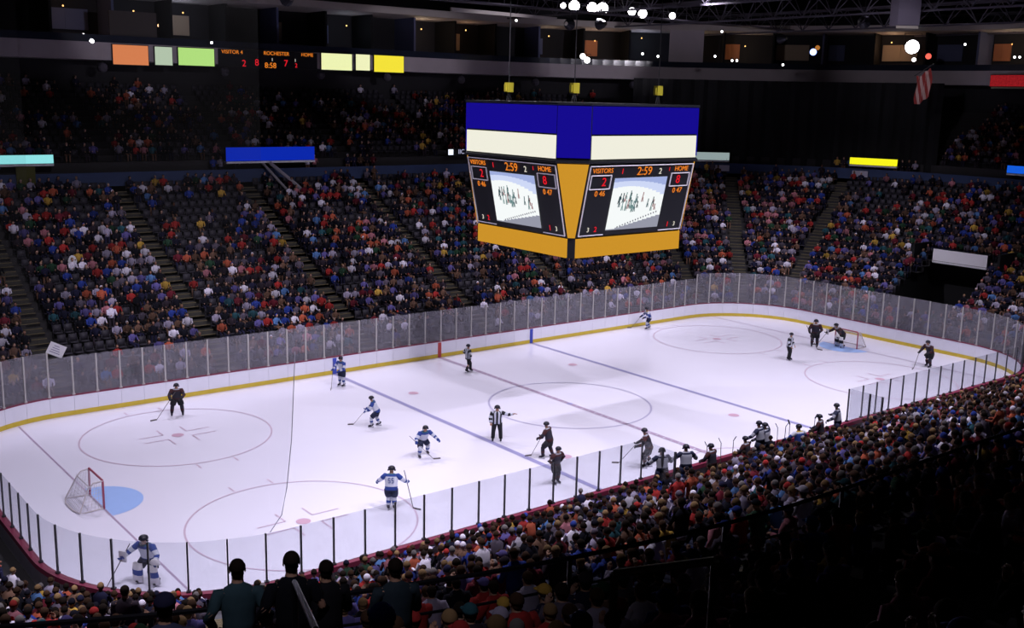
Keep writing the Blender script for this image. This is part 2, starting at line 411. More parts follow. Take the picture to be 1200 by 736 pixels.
post_mesh_f = MB().box(-.04, .04, -.04, .04, 0, 2.05).box(-.075, .075, -.06, .06, 0, .07).mesh('stanchion', steel)
post_mesh_e = MB().box(-.04, .04, -.04, .04, 0, 2.4).box(-.075, .075, -.06, .06, 0, .07).mesh('stanchion', steel)
for i in range(NP):
    s0 = s_first+i*ds; s1 = s0+ds; x, y, nx, ny = at_s(s0+ds/2)
    mb = MB()
    # ice side white face with the kick strip proud of it, cap rail on top
    sweep(mb, s0+.006, s1-.006, [(0, .24), (0, 1.04), (.09, 1.04), (.09, .02), (.02, .02), (.02, .24)], 0)
    bp = mb.build('board_panel', white_p, boards)
    mb = MB(); sweep(mb, s0+.003, s1-.003, [(-.015, .0), (-.015, .24), (.015, .24), (.015, .0)], 0); mb.build('kick_strip', kick, boards)
    mb = MB(); sweep(mb, s0, s1, [(-.02, 1.04), (-.02, 1.085), (.23, 1.085), (.23, .90), (.1, .93), (.1, 1.04)], 0); mb.build('cap_rail', cap_m, boards)
    near = y < -12.0 or (x < -20 and y < -1)
    endz = abs(x) > 22
    if not bench_gap(x, y):
        h = 1.72 if near else (2.4 if abs(x) > 24 else 2.05)
        mb = MB(); sweep(mb, s0+.045, s1-.045, [(.05, 1.10), (.05, 1.085+h), (.062, 1.085+h), (.062, 1.10)], 0)
        mb.build('glass_pane', glass_n if near else glass_f, boards)
    px, py, pnx, pny = at_s(s0); xp, yp, _, _ = at_s(s0-ds/2)
    if not bench_gap(px, py):
        nearp = py < -12.0 or (px < -20 and py < -1)
        me = post_mesh_n if nearp else (post_mesh_e if abs(px) > 24 else post_mesh_f)
        link('stanchion', me, boards, (px+pnx*.056, py+pny*.056, 1.085), math.atan2(pny, pnx)+PI/2)
for x, mm in ((-7.75, blue_m), (0, redmk), (7.75, blue_m)):
    for sy in (1,):
        MB().box(x-.13, x+.13, 12.975, 12.995, .24, 1.0).build('line_marker', mm, boards)
        MB().box(x-.13, x+.13, 12.965, 12.99, .01, .24).build('line_marker', mm, boards)
# doors/gate posts at the ends of the bench glass: short return panes
for x in (-7.4, 7.3):
    for k in range(2):
        MB().box(x-.04, x+.04, -14.2-.7*k-.04, -14.2-.7*k+.04, 0, 2.8).build('stanchion', darksteel, boards)
    MB().box(x-.006, x+.006, -14.9, -13.1, 1.1, 2.8).build('glass_pane', glass_n, boards)

# protective netting hung above the left end glass
netm = glass_mat('net_mesh', (.92, .92, .93), .03, (.10, .10, .10), 0.0)
mb = MB(); S = [at_s(s0_) for s0_ in np.linspace(TOT*.5, TOT*.999, 200)]
S = [p for p in S if p[0] < -24.3]; prev = None
for i, p in enumerate(S):
    q = (p[0]+p[2]*.06, p[1]+p[3]*.06)
    if prev: mb.quad((*prev, 2.82), (*q, 2.82), (*q, 25), (*prev, 25))
    prev = q
nn = mb.build('protective_netting', netm); tag(nn, 'fine dark safety netting hanging above the glass at the left end', 'netting', None, 'stuff')
pe = S[0]
P0 = Vector((pe[0], pe[1]-.06, 2.82)); CD = [P0+Vector(q_) for q_ in ((0, 0, 0), (.42, 0, .5), (.62, 0, 1.4), (.82, 0, 3.0), (.98, 0, 5.5), (1.0, 0, 5.9))]
tag(MB().tube(CD, .014, 5).build('net_cord', mat('net_cord_grey', (.30, .29, .36), .8)), 'thin edge cord of the safety net rising from the near glass', 'cord')
mb = MB()
for a, b in zip(CD, CD[1:]): mb.quad((P0.x, a.y, a.z), a, b, (P0.x, b.y, b.z))
mb.build('net_edge_panel', netm, nn)

# ------------------------------------------------------------------ goals
def goal(sx, label):
    g = empty('goal', (sx*26, 0, 0), 0 if sx > 0 else PI, label, 'goal')
    red = mat('goal_red', (.34, .07, .12), .4); wf = mat('goal_white_frame', (.55, .50, .52), .5)
    MB().tube([(0, -.915, 0), (0, -.915, 1.17), (0, -.87, 1.22), (0, .87, 1.22), (0, .915, 1.17), (0, .915, 0)], .045, 8).build('goal_frame', red, g)
    m = MB()
    for s in (-1, 1): m.tube([(0, s*.915, 1.2), (.35, s*.85, 1.16), (.55, s*.8, .95), (.98, s*1.0, .05), (.75, s*1.02, .04), (0, s*.915, .04)], .03, 6)
    m.tube([(.98, -1.0, .05), (1.1, -.5, .05), (1.12, 0, .05), (1.1, .5, .05), (.98, 1.0, .05)], .03, 6); m.tube([(.5, -.8, 1.0), (.5, .8, 1.0)], .02, 6)
    m.build('rear_frame', wf, g)
    nm_ = mat('goal_net_cord', (.55, .53, .60), .8); m = MB()
    def strand(a, b, r=.008): m.tube([a, b], r, 3, cap=False)
    for i in range(15):
        t = -.9+1.8*i/14; strand((.5, t*.88, 1.02), (1.08-.1*abs(t), t*1.08, .05)); strand((0, t, 1.22), (.5, t*.88, 1.02))
    for j in range(9):
        t = j/9; strand((.5+.58*t, -.8-.2*t, 1.02-.97*t), (.5+.58*t, .8+.2*t, 1.02-.97*t))
    for s in (-1, 1):
        for j in range(8):
            t = j/8; strand((0, s*.915, 1.15*(1-t)+.04), (.5+.48*t, s*(.8+.2*t), 1.0*(1-t)+.04))
        for j in range(6):
            xx = .08+.15*j; strand((xx, s*.93, .05), (xx*.6, s*.88, 1.1))
    o = m.build('netting', nm_, g); o['kind'] = 'stuff'
    return g
goal(-1, 'red and white hockey goal with net at the left blue crease')
goal(1, 'red and white hockey goal with net at the far right crease')

# ------------------------------------------------------------------ people
skinm = mat('skin', (.36, .20, .14), .6); eyem = mat('eye', (.02, .02, .02), .3)
black_c = mat('black_cloth', (.012, .012, .016), .8); navy = mat('navy_cloth', (.012, .016, .045), .8)
whitej = mat('white_jersey', (.52, .54, .64), .8); bluej = mat('blue_jersey', (.022, .05, .24), .8); tealj = mat('dark_teal_trim', (.03, .10, .18), .8)
darkj = mat('black_jersey', (.02, .018, .03), .8); redj = mat('red_trim', (.045, .012, .014), .8); greyj = mat('grey_jersey', (.32, .33, .40), .8)
stickm = mat('stick_wood', (.12, .10, .10), .6); helm_w = mat('white_helmet', (.6, .6, .68), .4); helm_d = mat('black_helmet', (.01, .01, .02), .4)
blade_m = mat('skate_steel', (.5, .5, .55), .3, metal=.7); padw = mat('goalie_pad', (.58, .56, .60), .7); goldm = mat('gold_trim', (.5, .35, .05), .7)
def rot2(v, a): return Vector((v[0]*math.cos(a)-v[1]*math.sin(a), v[0]*math.sin(a)+v[1]*math.cos(a), v[2]))
def fingers(mb, wrist, d, side, curl=.6, L=.1, r=.011, mi=0):
    """palm box, four unequal bent fingers and a thumb off the side"""
    d = Vector(d).normalized(); side = Vector(side).normalized(); nrm = d.cross(side).normalized(); w = Vector(wrist)
    mb.tube([w, w+d*.045, w+d*.09], [(.024, .016), (.040, .016), (.042, .014)], 8, mi, up=nrm)
    for k, ln in enumerate((.8, 1.0, .93, .72)):
        b = w+d*.085+side*(.030-.020*k); p1 = b+(d*math.cos(curl*.5)+nrm*math.sin(curl*.5))*L*.45*ln; p2 = p1+(d*math.cos(curl*1.5)+nrm*math.sin(curl*1.5))*L*.35*ln
        p3 = p2+(d*math.cos(curl*2.4)+nrm*math.sin(curl*2.4))*L*.25*ln
        mb.tube([b, p1, p2, p3], [r, r*.95, r*.85, r*.6], 5, mi)
    b = w+d*.03+side*.032; mb.tube([b, b+(d*.6+side*.8).normalized()*.04, b+(d*.9+side*.5+nrm*.3).normalized()*.07], [r*1.2, r*1.1, r*.7], 5, mi)

def skater(name, x, y, face, label, cat='hockey player', team='white', lean=.35, crouch=.3, spread=.22, stride=0, arms='stick', stick=True, stickdir=(1, -.5), goalie=False, z0=0, scale=1.0, group=None, turn=0):
    """+X is forward in local space; feet on the ice"""
    e = empty(name, (x, y, z0), face, label, cat, group); e.scale = (scale*(1.15 if goalie else 1), scale*(1.25 if goalie else 1.16), scale)
    ank = .13; kh = .56-.10*crouch; hip = .98-.30*crouch
    hx = -.16*crouch
    H = Vector((hx, 0, hip)); up = Vector((math.sin(lean), 0, math.cos(lean)))
    ch = H+up*.40; neck = H+up*.56; head = neck+Vector((math.sin(lean*.5)*.14+.02, 0, .14*math.cos(lean*.4)))
    fl = {}
    for s, nm_ in ((1, 'L'), (-1, 'R')):
        st = stride*s
        a = Vector((st*.35, s*spread, ank)); k = Vector((hx*.2+.16*crouch+st*.22+.04, s*(spread*.85), kh)); h = H+Vector((0, s*.10, -.03))
        fl[nm_] = (h, k, a)
    al = {}
    for s, nm_ in ((1, 'L'), (-1, 'R')):
        sh = ch+up*.08+Vector((0, s*.20, 0))
        if arms == 'stick': el = sh+Vector((.10, s*.12, -.26)); ha = sh+Vector((.36, s*.03-.05, -.40))
        elif arms == 'point' and s > 0: el = sh+Vector((.06, .26, -.08)); ha = sh+Vector((.10, .50, -.02))
        elif arms == 'hips': el = sh+Vector((-.05, s*.22, -.22)); ha = H+Vector((.05, s*.20, .08))
        elif arms == 'wide': el = sh+Vector((.10, s*.20, -.22)); ha = el+Vector((.20, s*.08, -.12))
        else: el = sh+Vector((.03, s*.08, -.28)); ha = el+Vector((.16, -s*.02, -.22))
        al[nm_] = (sh, el, ha)
    J = {'hip': (H, (.13, .15)), 'waist': (H+up*.2, (.12, .14)), 'chest': (ch, (.13, .17)), 'neck': (neck, .055), 'jaw': (head+Vector((.012, 0, -.045)), .072), 'head': (head+Vector((0, 0, .04)), .092), 'crown': (head+Vector((-.01, 0, .115)), .055)}
    E = [('hip', 'waist'), ('waist', 'chest'), ('chest', 'neck'), ('neck', 'jaw'), ('jaw', 'head'), ('head', 'crown')]
    for nm_ in 'LR':
        h, k, a = fl[nm_]; sh, el, ha = al[nm_]
        J['h'+nm_] = (h, .095); J['k'+nm_] = (k, .062); J['a'+nm_] = (a, .042); J['t'+nm_] = (a+Vector((.15, 0, -.05)), .035)
        J['s'+nm_] = (sh, .065); J['e'+nm_] = (el, .045); J['w'+nm_] = (ha, .032)
        E += [('hip', 'h'+nm_), ('h'+nm_, 'k'+nm_), ('k'+nm_, 'a'+nm_), ('a'+nm_, 't'+nm_), ('chest', 's'+nm_), ('s'+nm_, 'e'+nm_), ('e'+nm_, 'w'+nm_)]
    bme = skin(J, E, 'hip', [skinm]); b = link('body', bme, e)
    m = MB(); fx = head+Vector((.085, 0, .03))
    for s in (-1, 1): m.ball(fx+Vector((.002, s*.032, .01)), .011, 6, 4, mi=0)
    m.build('eyes', eyem, e)
    m = MB(); m.tube([fx+Vector((-.01, 0, .01)), fx+Vector((.022, 0, -.022)), fx+Vector((0, 0, -.032))], [.008, .014, .01], 6); m.build('nose', skinm, e)
    m = MB(); m.tube([fx+Vector((-.008, -.024, -.058)), fx+Vector((.004, 0, -.058)), fx+Vector((-.008, .024, -.058))], .006, 5); m.build('mouth', redj, e)
    T = {'white': ([whitej, bluej, tealj], helm_d, navy, whitej, bluej), 'dark': ([darkj, redj, greyj], helm_d, black_c, darkj, redj), 'ref': ([whitej, black_c, black_c], helm_d, black_c, black_c, black_c), 'blue': ([bluej, whitej, goldm], helm_d, navy, whitej, bluej), 'grey': ([greyj, navy, greyj], helm_d, navy, greyj, navy)}[team]
    jm, hm, pm, sock1, sock2 = T
    # jersey: torso and sleeves
    m = MB()
    ref = team == 'ref'
    N = 11 if ref else 6; P, R_, MI = [], [], []
    keys = [(-.06, .17, .21), (.08, .17, .21), (.2, .16, .205), (.34, .165, .225), (.46, .15, .235), (.53, .11, .19), (.57, .07, .09)]
    for t_, ra, rb in keys: P.append(H+up*t_); R_.append((rb, ra))
    pattern = [1, 0, 0, 0, 1, 2] if not ref else [0]*6
    m.tube(P, R_, 16, pattern, up=(1, 0, 0))
    if ref:   # vertical stripes: alternate columns of the torso
        for i in range(len(m.f)-2): m.m[i] = (i % 16) % 2
    for nm_ in 'LR':
        sh, el, ha = al[nm_]; k0 = len(m.f)
        d2 = (ha-el)
        m.tube([sh+(ch-sh)*.35, sh, sh.lerp(el, .5), el, el+d2*.45, el+d2*.85], [.10, .105, .09, .080, .072, .062], 10, ([1, 1, 0, 1, 0] if not ref else [0]*5))
        if ref:
            for i in range(k0, len(m.f)): m.m[i] = ((i-k0)//10) % 2
    m.build('jersey', jm, e, True)
    if name == 'hockey_player' and abs(y+7.7) < .01:   # number on the back and crest in front
        mm = MB(); c_ = H+up*.32-Vector((math.cos(lean), 0, -math.sin(lean)))*.172
        ax_y = Vector((0, 1, 0))
        for dy in (-.055, .055):
            for (a0_, a1_) in (((-.035, .09), (.035, .09)), ((-.035, 0), (.035, 0)), ((-.035, -.09), (.035, -.09)), ((.03, .09), (.03, 0)), ((-.03, 0), (-.03, -.09))):
                mm.tube([c_+ax_y*(dy+a0_[0])+up*a0_[1], c_+ax_y*(dy+a1_[0])+up*a1_[1]], .013, 4)
        mm.build('back_number', bluej if team == 'white' else greyj, e)
        mm = MB(); c_ = H+up*.32+Vector((math.cos(lean), 0, -math.sin(lean)))*.158
        mm.tube([c_-up*.07, c_-up*.02, c_+up*.05, c_+up*.08], [(.03, .02), (.08, .02), (.09, .02), (.03, .015)], 10, up=(1, 0, 0)); mm.build('crest', bluej if team == 'white' else redj if team == 'dark' else whitej, e)
    # pants
    m = MB(); m.tube([H+up*.06, H-Vector((0, 0, .10))], [(.20, .165), (.205, .17)], 12, up=(1, 0, 0))
    for nm_ in 'LR':
        h, k, a = fl[nm_]
        if ref: m.tube([h, h.lerp(k, .5), k, k.lerp(a, .5), k.lerp(a, .93)], [.125, .11, .09, .085, .08], 10)
        else: m.tube([h, h.lerp(k, .5), h.lerp(k, .88)], [.135, .14, .125], 10)
    m.build('trousers' if ref else 'hockey_pants', pm, e, True)
    for nm_ in 'LR':
        h, k, a = fl[nm_]
        if not ref:
            m = MB()
            if goalie:
                m.tube([k+Vector((.06, 0, .2)), k+Vector((.08, 0, 0)), k.lerp(a, .5)+Vector((.09, 0, 0)), a+Vector((.09, 0, -.06))], [(.14, .07), (.15, .09), (.15, .08), (.16, .06)], 8, [0, 1, 0], up=(1, 0, 0))
                m.build('leg_pad', [padw, bluej if team == 'white' else black_c], e, True)
            else:
                m.tube([h.lerp(k, .85), k, k.lerp(a, .35), k.lerp(a, .6), k.lerp(a, .95)], [.075, .092, .088, .082, .06], 10, [0, 0, 1, 0]); m.build('sock', [sock1, sock2], e, True)
        m = MB(); m.tube([a+Vector((-.07, 0, .08)), a+Vector((-.02, 0, .02)), a+Vector((.06, 0, -.03)), a+Vector((.17, 0, -.05))], [(.045, .05), (.05, .06), (.05, .05), (.04, .035)], 8); m.build('skate_boot', darkj, e, True)
        MB().box(a.x-.11, a.x+.2, a.y-.004, a.y+.004, .0, .05).box(a.x-.09, a.x-.04, a.y-.012, a.y+.012, .03, .08).box(a.x+.09, a.x+.14, a.y-.012, a.y+.012, .03, .08).build('skate_blade', blade_m, e)
        sh, el, ha = al[nm_]; m = MB(); dr = (ha-el).normalized()
        if ref:
            fingers(m, ha-dr*.02, dr, (0, 1 if nm_ == 'R' else -1, 0)); m.build('hand', skinm, e, True)
        else:
            m.tube([ha-dr*.14, ha-dr*.03, ha+dr*.05], [.066, .06, .055], 8); fingers(m, ha-dr*.01, dr, (0, 1 if nm_ == 'R' else -1, 0), .9, .12, .021)
            m.build('glove', sock2 if team == 'white' else black_c, e, True)
    # helmet
    m = MB(); hc = head+Vector((-.005, 0, .055)); m.ball(hc, .135, 12, 6, z0=-.25, sc=(1.05, .9, .85)); m.tube([hc+Vector((.09, -.08, -.02)), hc+Vector((.13, 0, -.012)), hc+Vector((.09, .08, -.02))], [.02, .02, .02], 6)
    for s in (-1, 1): m.ball(hc+Vector((0, s*.11, -.06)), .035, 6, 4)
    m.build('helmet', hm, e, True)
    if goalie:
        m = MB()
        for k in range(5): m.tube([head+Vector((.06, -.08, .06-.04*k)), head+Vector((.14, 0, .05-.04*k)), head+Vector((.06, .08, .06-.04*k))], .006, 4)
        m.build('mask_cage', blade_m, e)
        sh, el, ha = al['R']; MB().box(ha.x-.02, ha.x+.03, ha.y-.10, ha.y+.10, ha.z-.16, ha.z+.20).build('blocker_pad', padw, e)
        sh, el, ha = al['L']; m = MB(); m.ball(ha+Vector((.05, .03, 0)), .15, 10, 5, z0=-.2, sc=(.5, 1, 1)); m.build('catching_glove', padw, e)
    if stick:
        hr, hl = al['R'][2], al['L'][2]
        tip = Vector((hr.x+.75*stickdir[0], hr.y+.75*stickdir[1], .03)); topp = hr+(hr-tip).normalized()*.45

        m = MB(); m.tube([topp, tip], [(.016, .012)]*2, 4); so = m.build('stick', stickm, e)
        dd = Vector((stickdir[0], stickdir[1], 0)).normalized(); pr_ = Vector((-dd.y, dd.x, 0))
        m = MB(); m.tube([tip, tip+dd*.14, tip+dd*.30+pr_*.03], [(.012, .04 if not goalie else .06)]*3, 6); bo = m.build('stick_blade', stickm, so)
    return e
def away(px=0): return math.atan2(.785, .62)
CAMDIR = math.atan2(-.785, -.62); RIGHT = math.atan2(-.62, .785); LEFT = RIGHT+PI; AWAY = CAMDIR+PI
HP = 'hockey players on the ice'
skater('hockey_player', -18.78, 9.91, CAMDIR+.3, 'player in black uniform standing alone beside the far left boards', team='dark', lean=.15, crouch=.15, spread=.24, arms='stick', stickdir=(.3, -.8), group=HP)
skater('hockey_player', -8.74, 10.3, LEFT+.9, 'player in white and blue standing at the blue marker on the far boards', team='white', lean=.15, crouch=.1, spread=.15, stickdir=(.6, .4), group=HP)
skater('hockey_player', -11.17, 2.45, LEFT, 'player in white and blue gliding left with a lowered stick', team='white', lean=.45, crouch=.45, spread=.16, stride=.5, stickdir=(.9, .1), group=HP)
skater('hockey_player', -11.65, -2.73, CAMDIR+.5, 'bending player in white and blue just left of the left blue line', team='white', lean=.55, crouch=.6, spread=.26, stride=-.6, arms='wide', stickdir=(.3, .9), group=HP)
skater('hockey_player', -16.5, -7.7, AWAY, 'player in white and blue seen from behind near the near glass', team='white', lean=.2, crouch=.25, spread=.10, arms='wide', stickdir=(-.2, -.3), group=HP, scale=1.08)
skater('goaltender', -26.9, -8.6, CAMDIR-.3, 'goaltender in white and blue with bulky leg pads behind the corner glass', 'goaltender', team='white', lean=.3, crouch=.3, spread=.26, arms='wide', goalie=True, stickdir=(.5, -.4), scale=1.08)
skater('linesman', -.63, 8.87, RIGHT+.5, 'linesman in striped shirt leaning back beside the centre line', 'linesman', team='ref', lean=-.05, crouch=.15, spread=.08, stride=.5, arms='hips', stick=False)
skater('referee', -7.42, -2.96, CAMDIR, 'referee in striped shirt with one arm out, at the left blue line', 'referee', team='ref', lean=.02, crouch=0, spread=.17, arms='point', stick=False, scale=1.02)
skater('hockey_player', -6.96, -6.38, LEFT-.4, 'player in black uniform right of the blue line, back turned half away', team='dark', lean=.25, crouch=.35, spread=.16, stride=.5, stickdir=(.5, .4), group=HP, scale=1.05)
skater('hockey_player', -8.89, -9.22, CAMDIR+.8, 'player in black jersey partly behind the near glass at the blue line', team='dark', lean=.2, crouch=.2, spread=.12, arms='hips', stickdir=(.5, 0), stick=False, group=HP)
skater('hockey_player', -3.95, -10.05, LEFT-.2, 'player in black uniform at the end of the near glass by the benches', team='dark', lean=.35, crouch=.2, spread=.12, stride=.3, stickdir=(1, .1), group=HP, scale=1.1)
skater('hockey_player', 18.2, 11.9, LEFT+.3, 'player in white with blue sleeves skating along the far boards', team='blue', lean=.4, crouch=.4, spread=.15, stride=.5, stickdir=(.9, -.2), group=HP)
skater('referee', 19.19, -.29, RIGHT-.6, 'referee in striped shirt standing in front of the far right goal', 'referee', team='ref', lean=.1, crouch=.1, spread=.12, arms='hang', stick=False, scale=1.05)
skater('hockey_player', 24.0, 1.2, CAMDIR-.3, 'player in black uniform left of the far right crease', team='dark', lean=.2, crouch=.25, spread=.14, stickdir=(.4, .6), group=HP, scale=1.15)
skater('goaltender', 25.55, .1, LEFT+.3, 'goaltender in black uniform bending inside the far right crease', 'goaltender', team='dark', lean=.75, crouch=.3, spread=.22, arms='wide', goalie=True, stickdir=(.6, -.3), scale=1.1)
skater('hockey_player', 25.62, -6.66, LEFT+.5, 'player in black uniform near the right end boards', team='dark', lean=.5, crouch=.35, spread=.2, stride=.4, stickdir=(.9, .3), group=HP, scale=1.1)

# ------------------------------------------------------------------ centre-hung scoreboard
led = {}
def emis(name, rgb, k=1.0, noise=.05): return mat(name, lin(*rgb), emit=k, noise=noise, nscale=14)
sb_blue = emis('lit_blue_panel', (22, 12, 142)); sb_white = emis('lit_cream_panel', (240, 238, 222), noise=.02); sb_gold = emis('lit_gold_panel', (204, 146, 42))
led_or = emis('orange_led', (235, 130, 40)); led_rd = emis('red_led', (225, 30, 45)); led_wh = emis('white_led', (220, 215, 200)); 
sb_dark = mat('scoreboard_black', (.012, .013, .018), .5); sb_frame = mat('scoreboard_frame_grey', (.75, .73, .80), .5)
yel_h = mat('yellow_hoist', (.55, .48, .04), .5); picm = attr_mat('screen_picture', emit=1.0)
CX, CY = .6, .5
sb = empty('scoreboard', (CX, CY, 9.0), 0, 'eight-sided centre-hung scoreboard with blue, cream and gold panels above the ice', 'scoreboard')
m = MB()
def oct_(A, B): return [(-A, -B), (-B, -A), (B, -A), (A, -B), (A, B), (B, A), (-B, A), (-A, B)]
def loft(m, rings, mi=0):
    k = len(m.v)
    for z, A, B in rings: m.v += [(x, y, z-9.0) for x, y in oct_(A, B)]
    for i in range(len(rings)-1):
        for j in range(8):
            j2 = (j+1) % 8; m.f.append((k+i*8+j, k+i*8+j2, k+(i+1)*8+j2, k+(i+1)*8+j)); m.m.append(mi)
    m.f.append(tuple(k+j for j in range(8))[::-1]); m.m.append(mi); m.f.append(tuple(k+(len(rings)-1)*8+j for j in range(8))); m.m.append(mi)
loft(m, [(8.95, 4.0, 3.72), (9.98, 4.0, 3.72), (10.0, 4.06, 3.75), (13.72, 4.86, 3.72), (13.76, 5.02, 3.82), (13.86, 5.02, 3.82), (13.88, 4.9, 3.74), (16.5, 4.9, 3.74), (16.55, 5.0, 3.82), (16.65, 5.0, 3.82)])
m.build('housing', sb_dark, sb)
def frame_(k): # rotation for face k with outward normal -y rotated
    return Matrix.Rotation(k*PI/2, 4, 'Z')
def pic_mesh(dst, W, H):
    q = random.Random(5); g = MB(); cols = []
    def R_(x0, x1, y0, y1, z, c): g.quad((x0, y0, z), (x1, y0, z), (x1, y1, z), (x0, y1, z)); cols.append(lin(*c))
    n = 12
    R_(-W/2, W/2, -H/2, H/2, 0, (246, 250, 250))
    for i in range(n):       # blue-grey curve of the far boards across the top
        x0, x1 = -W/2+W*i/n, -W/2+W*(i+1)/n; t = abs(i-3)/n
        R_(x0, x1, H*(.34-.42*t*t), H/2, .002, (206, 216, 246)); R_(x0, x1, H*(.44-.22*t*t), H/2, .004, (160, 174, 222))
        R_(x0, x1, -H/2, -H*.5+H*.02+H*.022*max(0, i-1), .002, (150, 152, 168))
    for i in range(26):
        x0 = W*(-.36+.72*q.random()); yb = H*(-.20+.30*q.random()); h = H*(.09+.07*q.random()); c = q.choice([(60, 90, 96), (100, 130, 130), (40, 60, 66), (120, 150, 150), (150, 110, 110)])
        w_ = W*.014
        g.quad((x0-w_, yb, .004), (x0+w_*.2, yb, .004), (x0+w_*1.2, yb+h, .004), (x0, yb+h, .004)); cols.append(lin(*c))
        g.quad((x0+w_, yb, .005), (x0+w_*2, yb, .005), (x0+w_*1.4, yb+h*.6, .005), (x0+w_*.4, yb+h*.6, .005)); cols.append(lin(*c))
        R_(x0, x0+w_*1.3, yb+h, yb+h*1.3, .005, c)
    for i in range(16): x0 = W*(-.3+.75*i/16); R_(x0, x0+W*.02, -H*.46+H*.017*i, -H*.43+H*.017*i, .006, (90, 90, 105))
    me = g.mesh('screen_picture', picm)
    ca = me.color_attributes.new('col', 'FLOAT_COLOR', 'CORNER')
    d_ = np.ones((len(me.loops), 4), np.float32)
    for p, c in zip(me.polygons, cols): d_[p.loop_start:p.loop_start+p.loop_total, :3] = c
    ca.data.foreach_set('color', d_.ravel()); return me
PW, PH = 3.75, 2.75
pic = pic_mesh(None, PW, PH)
import os
tilt = math.atan2(4.86-4.06, 3.72)
for k in range(4):
    Rk = frame_(k)
    def add(name, mm_, material): mm_.v = [tuple(Rk @ Vector(v)) for v in mm_.v]; return mm_.build(name, material, sb)
    add('blue_panel', MB().box(-3.68, 3.68, -4.96, -4.9, 15.16-9, 16.5-9), sb_blue)
    add('cream_panel', MB().box(-3.68, 3.68, -4.98, -4.9, 13.95-9, 15.08-9), sb_white)
    add('gold_panel', MB().box(-3.72, 3.72, -4.1, -4.0, 8.98-9, 9.94-9), sb_gold)
    # corner panels
    cc = MB(); a, b = Vector((-4.93, -3.76, 0)), Vector((-3.76, -4.93, 0)); nn_ = Vector((-.707, -.707, 0))*.05
    for z0_, z1_ in ((14.0, 16.5),):
        cc.quad(a+nn_+Vector((0, 0, z0_-9)), b+nn_+Vector((0, 0, z0_-9)), b+nn_+Vector((0, 0, z1_-9)), a+nn_+Vector((0, 0, z1_-9)))
    o = add('corner_panel', cc, sb_blue)
    cc = MB(); a, b = Vector((-4.84, -3.74, 13.7-9)), Vector((-3.74, -4.84, 13.7-9)); c_, d_ = Vector((-3.80, -4.06, 10.0-9)), Vector((-4.06, -3.80, 10.0-9))
    cc.quad(d_+nn_, c_+nn_, b+nn_, a+nn_); add('corner_panel', cc, sb_gold)
    # tilted video face in its own frame: x right, y up the slope, z outward
    Mf = Rk @ Matrix.Translation((0, -4.46, 11.86-9)) @ Matrix.Rotation(PI/2+tilt, 4, 'X')
    face = MB().box(-3.68, 3.68, -1.86, 1.86, -.03, .03, Mf).build('video_face', sb_dark, sb)
    face['label'] = 'black tilted score face with screen and digits'
    sc_ = link('screen', pic.copy(), face); sc_.matrix_local = Mf @ Matrix.Translation((0, -.22, .06))
    fr = MB()
    def bar(x0, y0, x1, y1, r=.035): fr.tube([Mf @ Vector((x0, y0, .06)), Mf @ Vector((x1, y1, .06))], r, 4)
    bar(-3.66, 1.8, 3.66, 1.8); bar(-3.66, -1.82, -3.66, 1.8); bar(3.66, -1.82, 3.66, 1.8); bar(-3.66, -1.8, -2.0, -1.8); bar(3.66, -1.8, 2.0, -1.8)
    for s in (-1, 1):
        x0, x1 = s*3.5, s*2.15
        bar(x0, 1.32, x1, 1.32); bar(x0, .62, x1, .62); bar(x0, .62, x0, 1.32); bar(x1, .62, x1, 1.32)
    fr.build('trim_frame', sb_frame, face)
    T_ = lambda x, y: Mf @ Matrix.Translation((x, y, .08))
    text_mesh('VISITORS', .34, led_or, face, T_(-2.8, 1.56)); text_mesh('HOME', .36, led_or, face, T_(2.8, 1.56))
    text_mesh('2', .62, led_rd, face, T_(-2.6, .97)); text_mesh('8', .62, led_rd, face, T_(2.7, .97))
    text_mesh('0 46', .40, led_or, face, T_(-2.75, .38)); text_mesh('0 47', .40, led_or, face, T_(2.8, .38))
    text_mesh('2:59', .62, led_or, face, T_(.1, 1.48)); text_mesh('2', .44, led_wh, face, T_(1.25, 1.45)); text_mesh('1', .40, led_rd, face, T_(-1.45, 1.5)); text_mesh('1', .3, led_rd, face, T_(1.9, 1.55))
    text_mesh('2', .40, led_rd, face, T_(-2.6, -1.5)); text_mesh('3', .34, led_wh, face, T_(-3.1, -1.5)); text_mesh('1', .40, led_rd, face, T_(2.6, -1.5)); text_mesh('3', .34, led_wh, face, T_(3.1, -1.5))
for hx, hy in ((-3.4, -3.2), (-3.0, 2.6), (3.0, -2.7)):
    ho = empty('chain_hoist', (CX+hx, CY+hy, 16.66), 0, {-3.2: 'yellow chain hoist above the front corner of the scoreboard', 2.6: 'yellow chain hoist above the left side of the scoreboard', -2.7: 'yellow chain hoist above the right side of the scoreboard'}[hy], 'hoist', 'chain hoists carrying the scoreboard')
    m = MB(); m.box(-.2, .2, -.14, .14, .45, .95).box(-.28, -.2, -.08, .08, .5, .85); m.build('motor', yel_h, ho)
    m = MB(); m.tube([(0, 0, 0), (0, 0, .45)], .03, 6).tube([(-.16, 0, 0), (-.05, 0, .45)], .02, 5).tube([(.16, 0, 0), (.05, 0, .45)], .02, 5); m.build('chain', darksteel, ho)
    m = MB(); m.tube([(0, 0, .95), (0, 0, 17.3)], .025, 5); m.build('cable', darksteel, ho)

